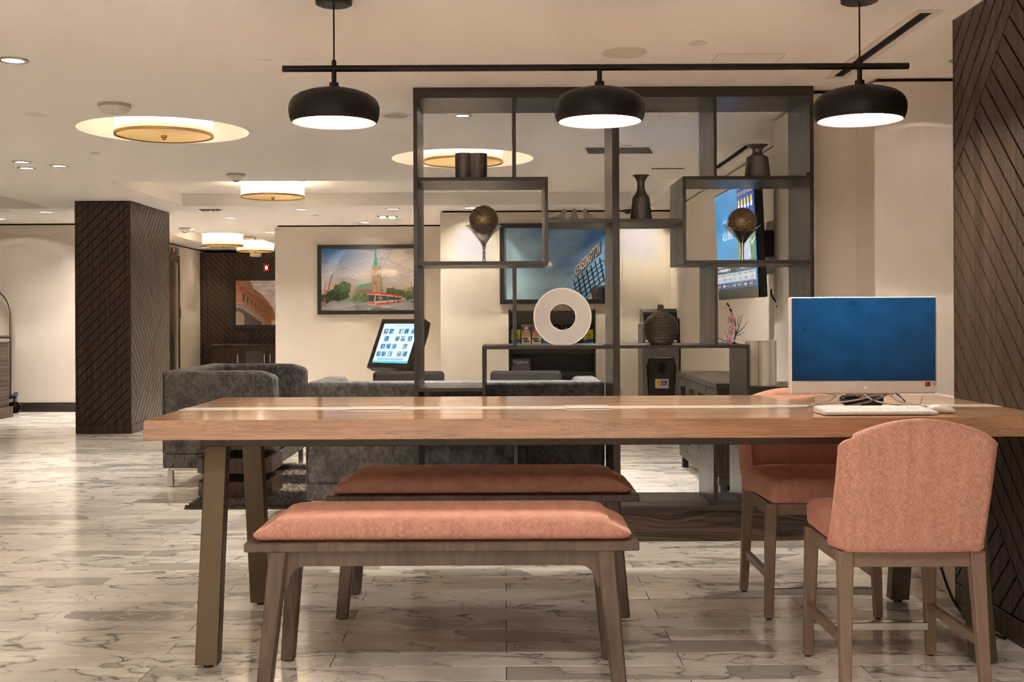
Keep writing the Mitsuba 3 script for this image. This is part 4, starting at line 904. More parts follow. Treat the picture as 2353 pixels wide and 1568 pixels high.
# ------------------------------------------------------------------ framed prints
def framed(name, x0, x1, z0, z1, y, layers, label, fw=.055, m='print_glazed', dep=.04):
    k = thing(name, label, 'picture')
    part(k, 'frame', frame(extr(sbox(x0, z0, x1, z1).difference(sbox(x0+fw, z0+fw, x1-fw, z1-fw)), dep), (0, y, 0), (1, 0, 0), (0, 0, 1)), 'black_plastic')
    part(k, 'backing', bx(x0+fw*.5, x1-fw*.5, y-.012, y-.001, z0+fw*.5, z1-fw*.5), 'black_plastic')
    ms, c = flat(layers, (x0+fw, y-.014, z0+fw), (1, 0, 0), (0, 0, 1), .0004)
    part(k, 'print', ms, m, color=np.clip(c, 0, 1)); return k
def blob(cx, cy, rx, ry, seed, n=40, amp=.25):
    g = np.random.default_rng(seed); t = np.linspace(0, 2*PI, n)[:-1]; r = 1+amp*(g.random(n-1)-.5)+.12*np.sin(5*t+seed)
    return Polygon(np.c_[cx+rx*r*np.cos(t), cy+ry*r*np.sin(t)]).buffer(0)
# streetcar and church; print 1.36 x .88
PW, PH = 1.365, .88
def sky1(P):
    u, w = P[:, 0]/PW, P[:, 1]/PH
    b = np.clip(1.15-1.5*np.hypot((u-.05)/1.0, (1.02-w)/.85), 0, 1); n = meshkit.fbm(np.c_[u*4+w*3, w*9, 0*u], 4, 2)
    c = np.array([.74, .66, .62])[None]*(.85+.25*(w[:, None]))*(1-b[:, None])+np.array([.035, .17, .42])[None]*b[:, None]*1.1
    return np.clip(c*(.86+.28*n[:, None]), 0, .82)
def road(P):
    n = meshkit.fbm(np.c_[P[:, 0]*9, P[:, 1]*40, 0*P[:, 0]], 3, 4); return np.clip(np.array([.30, .29, .31])*(.6+.8*n[:, None]), 0, 1)
U = lambda a, b: (a*PW, (1-b)*PH)          # fractions of the print, from its top left
def pu(*p): return Polygon([U(*q) for q in p])
def lu(w, *p): return LineString([U(*q) for q in p]).buffer(w*PW/2, cap_style=2)
L1 = [((0, 0, PW, PH, 60, 40), sky1)]
for i, (a, b) in enumerate((((.7, .20), (1, .09)), ((.0, .37), (.5, .24)), ((.05, .24), (.3, .48)))):
    pass
L1.append((pu((.66, .19), (.78, .17), (.92, .13), (1, .10), (1, .13), (.9, .165), (.78, .195)), (.80, .74, .70)))
for i in range(9): L1.append((blob(*U(.05+.32*((i*37) % 10)/10+.02, .60+.13*((i*53) % 7)/7), .07, .012, i), (.66, .60, .60)))
for p in (((0, .39), (.5, .21)), ((0, .20), (.36, .52)), ((.02, .12), (.12, .01)), ((.55, 0), (.63, .15)), ((.63, .15), (.74, 0)), ((.63, .15), (1, .40)), ((.63, .15), (.60, .36)), ((1, .06), (.62, .50)), ((.74, 0), (.62, .35)), ((.10, .22), (.45, .45)), ((.15, .49), (.30, .46)), ((.65, .48), (1, .36)), ((.70, .58), (1, .40)), ((.6, .18), (.64, .16)), ((.72, .02), (.78, 0))): L1.append((lu(.0028, *p), (.25, .25, .27)))
for q in ((.05, .37), (.22, .33), (.26, .32), (.33, .43), (.84, .45), (.77, .49), (.05, .11)): L1.append((blob(*U(*q), .012, .006, 3), (.12, .12, .13)))
L1.append(((0, 0, PW, .16*PH, 40, 10), road))
for a, b, rx, ry, s in ((.86, .72, .06, .05, 1), (.92, .68, .05, .05, 2), (.99, .66, .05, .09, 3), (.80, .72, .07, .06, 4)): L1.append((blob(*U(a, b), rx, ry, s), (.32, .26, .21)))
for a, b, rx, ry, s, c in ((.20, .71, .13, .11, 5, (.035, .075, .03)), (.24, .62, .09, .08, 6, (.05, .10, .035)), (.13, .75, .09, .08, 7, (.03, .06, .03)), (.05, .80, .07, .07, 8, (.03, .05, .03)), (.72, .70, .07, .06, 9, (.07, .11, .04)), (.80, .74, .10, .06, 10, (.05, .08, .03)), (.92, .76, .10, .06, 11, (.05, .08, .035)), (.98, .66, .04, .07, 12, (.06, .09, .05))): L1.append((blob(*U(a, b), rx, ry, s), c))
L1 += [(pu((.34, .66), (.40, .59), (.53, .56), (.53, .80), (.31, .80)), (.36, .25, .17)), (pu((.36, .63), (.40, .585), (.53, .55), (.53, .60), (.37, .645)), (.10, .36, .30))]
for i in range(7): L1.append((pu((.36+.024*i, .68), (.366+.024*i, .655), (.372+.024*i, .68), (.372+.024*i, .73), (.36+.024*i, .73)), (.12, .09, .07)))
for i in range(4): L1.append((pu((.345+.045*i, .73), (.36+.045*i, .70), (.375+.045*i, .73)), (.10, .34, .28)))
L1 += [(pu((.53, .38), (.535, .30), (.545, .30), (.60, .30), (.605, .30), (.61, .38), (.62, .50), (.635, .74), (.64, .82), (.52, .82), (.52, .60)), (.43, .30, .20)),
       (pu((.56, 0.01), (.565, 0.01), (.59, .27), (.555, .29), (.545, .29)), (.11, .43, .32)), (pu((.563, .01), (.566, .02), (.575, .28), (.565, .28)), (.05, .27, .20)),
       (pu((.53, .30), (.534, .25), (.538, .30)), (.36, .25, .17)), (pu((.602, .30), (.606, .24), (.610, .30)), (.36, .25, .17)), (pu((.545, .36), (.556, .33), (.567, .36), (.567, .46), (.545, .46)), (.16, .12, .09)), (pu((.58, .36), (.588, .33), (.596, .36), (.598, .46), (.58, .46)), (.22, .16, .11)),
       (pu((.53, .48), (.615, .48), (.617, .495), (.53, .495)), (.60, .46, .33)), (pu((.525, .59), (.63, .59), (.632, .605), (.525, .605)), (.58, .44, .31)), (Point(U(.562, .565)).buffer(.02), (.20, .15, .11)), (pu((.588, .5), (.60, .5), (.612, .8), (.596, .8)), (.55, .42, .30)), (pu((.53, .72), (.555, .60), (.575, .72), (.575, .82), (.53, .82)), (.52, .44, .36))]
for i in range(10): L1.append((blob(*U(.345+.022*i, .80-.02*(i % 3)), .022, .035, 20+i), ((.06, .13, .05), (.10, .17, .06), (.05, .10, .05))[i % 3]))
L1.append((pu((.28, .825), (.5, .82), (.5, .85), (.28, .845)), (.10, .26, .07)))
# traffic poles and lights
L1 += [(lu(.006, (.02, .90), (.045, .55)), (.10, .08, .07)), (lu(.008, (.03, .92), (.115, .41)), (.09, .07, .06)), (lu(.004, (.085, .45), (.12, .44)), (.09, .07, .06)), (blob(*U(.108, .605), .018, .030, 2, amp=.05), (.75, .33, .02)), (blob(*U(.045, .69), .018, .022, 2, amp=.05), (.55, .06, .03)), (pu((.03, .80), (.05, .80), (.04, .92), (.02, .92)), (.35, .08, .06)), (blob(*U(.36, .68), .010, .022, 4), (.75, .35, .05)), (blob(*U(.885, .655), .012, .028, 4), (.72, .34, .06)), (lu(.004, (.385, .70), (.385, .84)), (.30, .28, .26)), (lu(.004, (.21, .70), (.205, .83)), (.35, .33, .30)), (lu(.005, (.93, .55), (.955, .68)), (.10, .08, .07)), (pu((.975, .66), (1, .64), (1, .72), (.975, .72)), (.62, .50, .03))]
for q in range(150):
    g_ = np.random.default_rng(500+q); cx_, cy_, rx_, ry_ = ((.20, .71, .11, .10), (.24, .63, .08, .07), (.13, .75, .08, .07), (.42, .80, .10, .05), (.76, .72, .09, .05), (.93, .75, .07, .06))[q % 6]
    t_ = g_.uniform(0, 2*PI); rr_ = math.sqrt(g_.random()); a_q, b_q = cx_+rx_*rr_*math.cos(t_)*.9, cy_+ry_*rr_*math.sin(t_)
    L1.append((blob(*U(a_q, b_q), .016*g_.uniform(.5, 1.3), .013*g_.uniform(.5, 1.3), q, 16, .6), tuple(np.array([(.05, .10, .035), (.10, .16, .06), (.02, .04, .02), (.14, .17, .08)][q % 4])*g_.uniform(.7, 1.2))))
# streetcar
L1 += [(pu((.505, .73), (.515, .715), (.57, .705), (.845, .765), (.845, .855), (.62, .915), (.55, .92), (.487, .905), (.487, .86)), (.74, .68, .66)),
       (pu((.502, .735), (.512, .715), (.57, .702), (.845, .762), (.845, .785), (.565, .735), (.51, .745)), (.48, .035, .035)),
       (pu((.494, .855), (.498, .755), (.565, .745), (.552, .855)), (.03, .035, .04)), (pu((.573, .755), (.688, .77), (.688, .84), (.568, .85)), (.035, .04, .045)), (pu((.70, .775), (.757, .782), (.757, .835), (.70, .84)), (.035, .04, .045)), (pu((.763, .785), (.80, .79), (.80, .83), (.763, .835)), (.035, .04, .045)), (pu((.806, .79), (.838, .795), (.838, .825), (.806, .83)), (.035, .04, .045)),
       (pu((.487, .86), (.56, .868), (.56, .905), (.487, .888)), (.50, .07, .045)), (pu((.575, .89), (.845, .842), (.845, .860), (.62, .912), (.575, .915)), (.46, .045, .04)), (pu((.50, .745), (.555, .735), (.555, .75), (.50, .758)), (.55, .28, .05)), (pu((.60, .775), (.64, .78), (.64, .83), (.60, .835)), (.30, .22, .10))]
for x in (.69, .758, .802): L1.append((pu((x, .77), (x+.008, .772), (x+.008, .88), (x, .885)), (.02, .02, .02)))
for p in (((.0, .98), (.20, .90)), ((.1, .97), (.5, .87)), ((.2, .90), (.36, .90)), ((.62, .96), (1, .86)), ((.40, .97), (.55, .94))): L1.append((lu(.004, *p), (.50, .47, .45)))
L1.append((pu((.93, .86), (.98, .83), (1, .85), (1, .87), (.94, .88)), (.10, .08, .08)))
framed('framed_print', -2.655, -1.185, 1.325, 2.315, 16.2, L1, 'black framed print of a red streetcar before a green-spired church')
# big letters sign print
PW, PH = 1.355, .882
def sky2(P):
    u, w = P[:, 0]/PW, P[:, 1]/PH
    n = meshkit.fbm(np.c_[u*3.2-w*1.2, w*4.2, 0*u], 5, 8); lt = np.clip(.95-1.0*u+.25*(.5-w)+(n-.5)*1.1, 0, 1)
    return np.array([.036, .175, .46])[None]*(1-lt[:, None])+np.array([.40, .62, .78])[None]*lt[:, None]
L2 = [((0, 0, PW, PH, 60, 40), sky2)]
steel = (.018, .020, .024)
def rowpt(a, b): return U(.632+.25*a+.02*b, .715-.33*a*(1-.15*b)+.22*b*(1-.2*a))
for b in (.35, .62, .9, 1.2, 1.5): L2.append((LineString([rowpt(-.02, b), rowpt(1.0, b)]).buffer(.0058), steel))
for a in (0, .14, .30, .46, .62, .78, .94): L2.append((LineString([rowpt(a, 0.1), rowpt(a+.05, 1.6)]).buffer(.0075 if a not in (0,) else .005), steel))
for p in (((.90, .46), (1.0, .66)), ((.92, .70), (1.0, .83))): L2.append((LineString([U(*q) for q in p]).buffer(.008), (.10, .09, .09)))
tx = meshkit.text_mesh('KENSINGTON', .1, .001, True); tb = tx.bounds; W0 = tb[1][0]-tb[0][0]
def warp(m, d):
    m = m.copy(); v = m.vertices.copy(); a = (v[:, 0]-tb[0][0])/W0; h = v[:, 1]/.1; x = .638+.235*a; y0 = .690-.345*a; hh = .125+.035*a
    m.vertices = np.c_[(x+d)*PW, (1-(y0+d*.8-hh*h))*PH, v[:, 2]]; return m
L2 += [(warp(tx, .012), (.06, .05, .05)), (warp(tx, .006), (.10, .085, .08)), (warp(tx, 0), (.85, .76, .70))]
L2.append((Polygon([U(.79, 1), U(.79, .86), U(.81, .82), U(1, .80), U(1, 1)]), (.055, .052, .055))); L2.append((Point(U(.895, .93)).buffer(.085), (.016, .013, .011)))
L2.append((pu((.76, 1), (.79, .92), (.80, 1)), (.45, .40, .36)))
framed('framed_print', -.06, 1.41, 1.44, 2.433, 14.07, L2, 'black framed print of a KENSINGTON rooftop sign against blue sky')
# brick building print
PW, PH = 1.36, .86
def sky3(P):
    u, w = P[:, 0]/PW, P[:, 1]/PH; n = meshkit.fbm(np.c_[u*4, w*7, 0*u], 4, 5); return np.clip(np.array([.80, .74, .82])*(.60+.8*n[:, None]), 0, .85)
L3 = [((0, 0, PW, PH, 30, 24), sky3), (pu((0, 0), (.20, 0), (.24, .18), (.36, .30), (.52, .62), (.55, .80), (.55, 1), (0, 1)), (.52, .24, .155)), (pu((0, .53), (.08, .52), (.40, .88), (.40, .96), (.10, .66), (0, .58)), (.42, .35, .31)), (pu((0, .62), (.10, .66), (.36, .95), (.36, 1), (0, 1)), (.14, .12, .11)), (pu((.07, 0), (.20, 0), (.24, .18), (.52, .66), (.50, .70), (.22, .25), (.10, .05)), (.34, .24, .18))]
for i, (a, b, w, h) in enumerate(((.09, .30, .035, .19), (.15, .36, .030, .17), (.21, .43, .024, .15), (.265, .50, .02, .13), (.31, .56, .017, .11), (.35, .63, .014, .10), (.39, .68, .012, .09))): L3 += [(pu((a-.012, b-.02), (a+w+.006, b), (a+w+.006, b+h), (a-.012, b+h-.03)), (.56, .40, .31)), (pu((a, b), (a+w, b+.015), (a+w, b+h-.01), (a, b+h-.03)), (.13, .09, .08))]
L3 += [(lu(.008, (.568, .20), (.568, .62)), (.26, .25, .30)), (pu((.555, .58), (.585, .58), (.59, .95), (.545, .95)), (.38, .36, .38)), (pu((.54, .60), (.60, .60), (.59, .64), (.55, .64)), (.28, .27, .30)), (pu((.60, 1), (.60, .30), (.62, .25), (.70, .22), (1, .3), (1, 1)), (.10, .09, .09)), (pu((.50, .90), (.64, .88), (.66, 1), (.50, 1)), (.75, .68, .66)), (pu((0, .70), (.06, .70), (.12, .78), (.12, 1), (0, 1)), (.44, .36, .30))]
for q in range(34):
    g_ = np.random.default_rng(900+q); L3.insert(1, (blob(*U(g_.uniform(.2, 1), g_.uniform(.0, .55)), g_.uniform(.05, .16), g_.uniform(.02, .05), q, 22, .5), tuple(np.array((.78, .74, .80))*g_.uniform(.72, 1.12))))
for q in range(26):
    t_ = q/26; L3.append((lu(.0022, (.02+.5*t_*.2, .02+.022*q), (.50, .66+.012*q)), (.34, .13, .09)))
for d_ in (0, .03, .055): L3.append((lu(.007, (0, .525+d_), (.09, .515+d_*1.2), (.40, .875+d_*.9)), (.62, .54, .48) if d_ != .03 else (.20, .17, .15)))
for q in range(9): L3.append((pu((.05+.045*q, .60+.045*q), (.06+.045*q, .605+.045*q), (.06+.045*q, .635+.045*q), (.05+.045*q, .63+.045*q)), (.10, .09, .08)))
for q in range(6): L3.append((pu((.20+.055*q, .15+.095*q), (.225+.05*q, .11+.10*q), (.245+.05*q, .17+.10*q), (.235+.05*q, .22+.10*q)), (.30, .22, .17)))
framed('framed_print', -5.21, -3.75, 1.09, 2.05, 21.888, L3, 'black framed print of a brick street front on the dark lobby wall', m='print_matte')

# ------------------------------------------------------------------ kiosk
a_, t_ = math.radians(36), math.radians(26)
nh = np.array([-math.sin(a_), -math.cos(a_), 0]); uu = np.array([math.cos(a_), -math.sin(a_), 0]); NN = nh*math.cos(t_)+np.array([0, 0, math.sin(t_)]); vv = np.cross(NN, uu)
kw, kh, kd = .565, .535, .17; ko = np.array([-1.385, 11.42, .785])
kk = thing('kiosk', 'black tilted touchscreen kiosk with a lit screen behind the grey sofa', 'kiosk')
def kf(m): return frame(m, ko, uu, vv)
part(kk, 'housing', kf(hull([(x, y, z) for x in (0, kw) for y in (0, kh) for z in (-kd*.55, 0)]+[(x, y, -kd) for x in (.05, kw-.05) for y in (.12, kh-.08)])), 'charcoal')
bez = .052
SW, SH = kw-2*bez, kh-2*bez
def ksky(P):
    w = P[:, 1]/SH; return np.array([.62, .86, 1.0])*(1.15+.25*np.clip(1-np.abs(w-.55)*2, 0, 1))[:, None]
LK = [((0, 0, SW, SH, 10, 10), ksky), (sbox(0, 0, SW, .05*SH), (.12, .62, .85)), (sbox(.12*SW, .07*SH, .86*SW, .12*SH), (.42, .62, .85)), (sbox(0, .93*SH, SW, SH), (.75, 1.0, 1.15)), (sbox(.3*SW, .95*SH, .95*SW, .965*SH), (.35, .52, .7))]
g = np.random.default_rng(3)
for r, xs in enumerate(((.06, .22, .50, .66, .86), (.16, .48, .64, .84), (.14, .30, .47, .78), (.10, .25, .43, .70, .86))):
    for x in xs:
        x0, y0 = x*SW, (.80-.20*r)*SH-.06*SH; cc = ((.16, .33, .52), (.08, .28, .62), (.25, .42, .45), (.20, .27, .48))[int(g.integers(4))]
        LK.append((sbox(x0, y0, x0+.12*SW, y0+.125*SH), cc))
        for q in range(4): LK.append((blob(x0+g.uniform(.02, .10)*SW, y0+g.uniform(.02, .10)*SH, .02*SW*g.uniform(.6, 1.4), .025*SH, int(g.integers(99)), 14), tuple(np.array(cc)*g.choice([.35, .6, 2.0, 2.6]))))
        LK.append((sbox(x0, y0-.022*SH, x0+.10*SW, y0-.012*SH), (.45, .6, .75)))
m, c = flat(LK, ko+uu*bez+vv*bez+NN*.001, uu, vv, .0003)
part(kk, 'screen', m, 'screen_black', color=c*.80*G, emitter=emit_vc(.5), label='lit blue-white screen with rows of thumbnails')
pc_ = ko+uu*kw*.5+vv*.20-NN*kd*.7
part(kk, 'post', bx(pc_[0]-.09, pc_[0]+.09, pc_[1]-.06, pc_[1]+.06, .02, pc_[2], .01), 'charcoal')
part(kk, 'foot_plate', bx(pc_[0]-.25, pc_[0]+.25, pc_[1]-.22, pc_[1]+.22, 0, .022, .004), 'charcoal')

# ------------------------------------------------------------------ brochure rack
bk = thing('brochure_rack', 'black wooden brochure rack standing against the wall below the KENSINGTON print', 'rack')
bx0, bx1, by = .045, 1.085, 13.62
part(bk, 'side_panel', bx(bx0, bx0+.022, by, 14.06, 0, 1.375, .002), 'black_plastic'); part(bk, 'side_panel', bx(bx1-.022, bx1, by, 14.06, 0, 1.375, .002), 'black_plastic')
part(bk, 'back_panel', bx(bx0+.022, bx1-.022, 14.0, 14.02, 0, 1.355), 'charcoal')
for z, y in ((.86, by+.02), (.58, by+.02), (.30, by+.02)): part(bk, 'shelf', hull([(x, yy, zz_) for x in (bx0+.022, bx1-.022) for yy, zz_ in ((y, z-.02), (y, z), (14.0, z+.02), (14.0, z-.02))]), 'black_plastic'); part(bk, 'lip', bx(bx0+.022, bx1-.022, y, y+.012, z, z+.045, .002), 'black_plastic')
part(bk, 'shelf', bx(bx0+.022, bx1-.022, by+.16, 14.0, 1.06, 1.075), 'black_plastic')
def brochure(x, w, z0, h, y, layers, label, group=None):
    k = thing('brochure', label, 'brochure', group)
    th = math.radians(10); V = (0, math.sin(th), math.cos(th))
    part(k, 'booklet', frame(bx(0, w, 0, h, -.02, 0), (x, y, z0), (1, 0, 0), V), 'vase_cream')
    m, c = flat(layers, (x, y-.001, z0), (1, 0, 0), V, .0003); part(k, 'cover', m, 'print_matte', color=c)
w = .112; H = .27
def cov_map(top=(.10, .12, .28)): return [(sbox(0, 0, w, H), (.55, .48, .40)), (Polygon([(0, .02), (w, .07), (w, 0), (0, 0)]), (.55, .12, .06)), (Polygon([(0, .035), (w, .085), (w, .07), (0, .02)]), (.70, .42, .12)), (Polygon([(0, .05), (w, .10), (w, .085), (0, .035)]), (.30, .40, .18)), (sbox(0, .105, w, .17), (.62, .56, .48)), (blob(.045, .155, .04, .02, 3), (.12, .16, .12)), (blob(.06, .125, .045, .010, 5), (.10, .03, .03)), (sbox(0, .19, w, H), (.48, .26, .16)), (sbox(0, .235, w, H), (.16, .13, .24)), (blob(.06, .25, .03, .012, 8), (.6, .4, .15))]
def cov_green(): return [(sbox(0, 0, w, H), (.42, .44, .04)), (sbox(0, 0, w, .06), (.35, .30, .10)), (blob(.05, .03, .04, .025, 6), (.55, .45, .30)), (Polygon([(0, .09), (w, .12), (w, .15), (.05, .155), (0, .13)]), (.04, .10, .30)), (letters('ini', .035, .034, .18, True), (.05, .10, .03)), (sbox(.02, .165, .095, .172), (.55, .05, .06))]
def cov_dark(c=(.03, .035, .05)): return [(sbox(0, 0, w, H), c), (sbox(.02, .05, .085, .053), (.25, .25, .28)), (sbox(.02, .035, .07, .037), (.25, .25, .28)), (Point(.088, .025).buffer(.009), (.7, .68, .66)), (Polygon([(.03, .15), (.055, .21), (.08, .15)]), (.5, .28, .10))]
def cov_blue(): return [(sbox(0, 0, w, H), (.03, .09, .16)), (blob(.05, .12, .04, .03, 9), (.04, .22, .32))]
y0 = by+.036
names = ['yellow-green brochure at the left end of the rack', 'brochure with a map cover, second from the left in the rack', 'brochure with a map cover, third from the left in the rack', 'dark blue brochure beside the ring sculpture, fourth from the left', 'dark navy brochure, fifth from the left in the rack', 'brochure with a striped foot, sixth from the left, under the ring', 'plain charcoal brochure, seventh from the left in the rack', 'yellow-green brochure at the right end of the rack']
cv = [cov_green(), cov_map(), cov_map(), cov_blue()+cov_dark()[1:4], cov_dark((.022, .028, .045)), cov_map(), cov_dark((.035, .035, .036))[:1], cov_green()]
for i in range(8): brochure(bx0+.030+i*.1245, w, .863, H, y0, cv[i], names[i], 'brochures in the black rack')
nm2 = ['tall dark brochure behind the yellow-green one at the left', 'orange and purple brochure standing behind the second one', 'orange and purple brochure standing behind the third one', 'grey brochure behind the ring sculpture, fourth of the back row', 'black brochure with an orange emblem seen through the ring', 'black brochure with a figure 1 seen through the right of the ring', 'black brochure, seventh of the back row', 'tall dark brochure behind the yellow-green one at the right']
for i in range(8):
    lay = [(sbox(0, 0, w, H+.06), (.02, .02, .022)), (letters('1', .05, .02, .24, True), (.35, .33, .32))] if i in (0, 5, 6, 7) else ([(sbox(0, 0, w, H+.06), (.30, .16, .10)), (sbox(0, .25, w, .30), (.14, .08, .16)), (blob(.06, .285, .025, .018, i), (.6, .5, .35))] if i in (1, 2) else ([(sbox(0, 0, w, H+.06), (.10, .095, .09)), (blob(.05, .27, .035, .03, 5), (.28, .26, .25))] if i == 3 else [(sbox(0, 0, w, H+.06), (.012, .012, .013)), (Polygon([(.035, .27), (.055, .305), (.075, .27)]), (.55, .25, .08)), (sbox(.03, .235, .08, .242), (.4, .38, .36)), (letters('1', .06, .005, .24, True), (.3, .28, .26))]))
    brochure(bx0+.030+i*.1245, w, .863, H+.06, y0+.10, lay, nm2[i], 'back row of brochures in the black rack')
brochure(bx0+.034, .225, .585, .20, y0, [(sbox(0, 0, .225, .20), (.085, .085, .13)), (sbox(0, 0, .225, .12), (.14, .13, .17)), (letters('Yukon', .046, .012, .135, True), (.52, .47, .42))], 'wide grey-blue Yukon booklet on the lower shelf of the rack')

# ------------------------------------------------------------------ water cooler
wc = thing('water_cooler', 'silver and black water cooler standing in the corner below the warm wall light', 'water cooler')
cx0, cx1, cy0, cy1 = 1.615, 2.03, 13.28, 13.75
part(wc, 'side_panel', bx(cx0-.012, cx0+.03, cy0+.02, cy1, 0, 1.20, .01), 'grey_body'); part(wc, 'side_panel', bx(cx1-.03, cx1+.012, cy0+.06, cy1, 0, 1.25, .01), 'black_plastic')
part(wc, 'cabinet', bx(cx0+.01, cx1-.01, cy0+.04, cy1-.02, 0, .78, .01), 'charcoal')
part(wc, 'silver_front', frame(extr(Polygon([(0, .36), (0, .90), (.03, .99), (.385, .99), (.415, .90), (.415, .36), (.36, .36), (.385, .70), (.35, .80), (.065, .80), (.03, .70), (.055, .36)]), .03), (cx0, cy0+.04, 0), (1, 0, 0), (0, 0, 1)), 'grey_body')
part(wc, 'door', bx(cx0+.05, cx1-.05, cy0+.015, cy0+.04, .36, .79, .008), 'black_plastic')
part(wc, 'door_handle', bx(cx0+.18, cx1-.165, cy0, cy0+.02, .62, .74, .006), 'black_void')
part(wc, 'alcove', bx(cx0+.03, cx1-.03, cy0+.20, cy0+.24, .98, 1.18), 'black_void')
part(wc, 'tray', bx(cx0+.02, cx1-.02, cy0+.0, cy0+.22, .975, 1.0, .01), 'silver')
part(wc, 'top', hull([(x, y, z) for x in (cx0+.01, cx1-.01) for y, z in ((cy0+.10, 1.12), (cy0+.07, 1.17), (cy0+.12, 1.33), (cy0+.16, 1.37), (cy1, 1.37), (cy1, 1.12))]), 'black_plastic')
part(wc, 'head', bx(cx0+.02, cx1-.02, cy0+.24, cy1, .9, 1.15), 'charcoal')
m, c = flat([(Polygon([(0, 0), (.02, .045), (.028, .045), (.048, 0), (.036, 0), (.024, .028), (.012, 0)]), (1.6, 1.6, 1.7))], (cx0+.10, cy0+.090, 1.262), (1, 0, 0), (0, .28, .96)); part(wc, 'emblem', m, 'screen_black', color=c*G, emitter=emit_vc(.03), label='glowing white emblem')
m, c = flat([(sbox(0, 0, .095, .045), (.50, .44, .36)), (sbox(.01, .01, .085, .014), (.25, .22, .18)), (sbox(.01, .024, .085, .030), (.25, .22, .18))], (cx0+.168, cy0+.008, .895), (1, 0, 0), (0, 0, 1)); part(wc, 'label', m, 'print_matte', color=c)
m, c = flat([(sbox(0, 0, .155, .11), (.70, .67, .63)), (sbox(.012, .03, .06, .085), (.72, .45, .03)), (sbox(.068, .058, .10, .09), (.45, .10, .08)), (sbox(.104, .058, .14, .09), (.06, .16, .42)), (sbox(.068, .032, .10, .055), (.10, .25, .55)), (sbox(.104, .032, .14, .055), (.15, .35, .50)), (sbox(.01, .012, .145, .016), (.3, .28, .26)), (sbox(.02, .095, .13, .099), (.3, .28, .26))], (cx0+.135, cy0+.012, .44), (1, 0, 0), (0, 0, 1)); part(wc, 'sticker', m, 'print_matte', color=c, label='white sticker with coloured squares')
for q in range(4): m, c = flat([(Point(0, 0).buffer(.010), (.7, .7, .72))], (cx0+.15+q*.03, cy0+.19, 1.04), (1, 0, 0), (0, 0, 1)); part(wc, 'button', m, 'print_matte', color=c)
single('wall_outlet', bx(1.36, 1.49, 14.05, 14.07, .30, .42, .004), 'white_plastic', 'pale outlet plate low on the wall left of the water cooler', 'outlet')

# ------------------------------------------------------------------ credenza
cr = thing('credenza', 'dark wood credenza with glass door panes along the right wall under the television', 'cabinet')
qx0, qx1, qy0, qy1 = 1.482, 2.045, 7.95, 9.74
part(cr, 'top', bx(qx0-.012, qx1, qy0-.012, qy1, .775, .814, .003), 'dark_wood_level')
part(cr, 'body', bx(qx0+.02, qx1, qy0+.012, qy1-.01, .16, .775, .002), 'panel_wood')
part(cr, 'end_panel', bx(qx0+.005, qx1, qy0, qy0+.014, .16, .775, .002), 'panel_wood')
part(cr, 'bottom_rail', bx(qx0+.005, qx1, qy0+.002, qy1, .10, .16, .002), 'dark_wood_level')
nd = 4; dw = (qy1-qy0-.03)/nd
for i in range(nd):
    a = qy0+.015+i*dw; d = part(cr, 'door', frame(extr(sbox(.004, .165, dw-.004, .77).difference(sbox(.085, .24, dw-.085, .70)), .02), (qx0+.02, a+dw, 0), (0, -1, 0), (0, 0, 1)), 'dark_wood_upright')
    part(d, 'pane', bx(qx0+.006, qx0+.012, a+.085, a+dw-.085, .24, .70), 'screen_black' if i % 2 else mat('mirror_pane', coat((.10, .09, .08), .02)))
for y in (qy0+.05, (qy0+qy1)/2, qy1-.05): part(cr, 'leg', bx(qx0+.02, qx0+.07, y-.03, y+.03, 0, .10, .002), 'dark_wood_upright'); part(cr, 'leg', bx(qx1-.07, qx1-.02, y-.03, y+.03, 0, .10, .002), 'dark_wood_upright')
k = thing('floor_vent', 'white baseboard vent with a black slot under the credenza', 'vent')
part(k, 'case', bx(1.56, 2.03, 8.25, 8.33, .002, .098, .004), 'white_paint'); part(k, 'slot', bx(1.60, 2.0, 8.245, 8.25, .02, .055), 'black_void')

# ------------------------------------------------------------------ television
tv = thing('television', 'black wall television showing a weather and news channel above the credenza', 'television')
tu = np.array([.018, -1, 0]); tu /= np.linalg.norm(tu); tn = np.array([-1, -.018, -.045]); tn /= np.linalg.norm(tn); tv_ = np.cross(tn, tu)
to = np.array([1.652, 8.77, 1.407]); TW, TH = 1.28, .80
def tf(m): return frame(m, to, tu, tv_)
part(tv, 'case', tf(bx(0, TW, 0, TH, -.055, 0, .006)), 'black_plastic')
part(tv, 'rear_housing', tf(bx(.15, TW-.30, .03, TH-.1, -.13, -.055, .02)), 'black_plastic')
part(tv, 'bottom_bezel', tf(bx(.0, TW, .0, .075, 0, .006, .003)), 'screen_black')
part(tv, 'wall_arm', tf(bx(.14, .34, .3, .5, -.355, -.13, .01)), 'charcoal'); part(tv, 'wall_plate', bx(2.0, 2.049, 8.3, 8.72, 1.6, 2.0, .006), 'charcoal')
part(tv, 'dangling_cable', tf(tube([(TW-.08, .05, -.10), (TW-.06, -.02, -.11), (TW-.02, -.055, -.12), (TW+.0, -.07, -.11)], .006, 8, 16)), 'black_plastic', True)
SW, SH = TW-.03, TH-.09
X = lambda a: a*SW
Yv = lambda b: (1-b)*SH
def rect(a, b, c, d): return sbox(X(a), Yv(d), X(c), Yv(b))
def bl(P):
    u, w = P[:, 0]/SW, P[:, 1]/SH; n = meshkit.fbm(np.c_[u*2, w*6, 0*u], 3, 6); return np.array([.05, .30, .62])*(.62+.75*n*(.7+.5*w))[:, None]
tl = (.86, .88, .9)
LT = [((0, 0, SW, SH, 30, 24), bl), (rect(.6, 0, 1, .36), (.012, .07, .34)), (rect(.6, 0, 1, .05), (.02, .03, .06)), (marks(20, .028, X(.61), Yv(.045)), tl)]
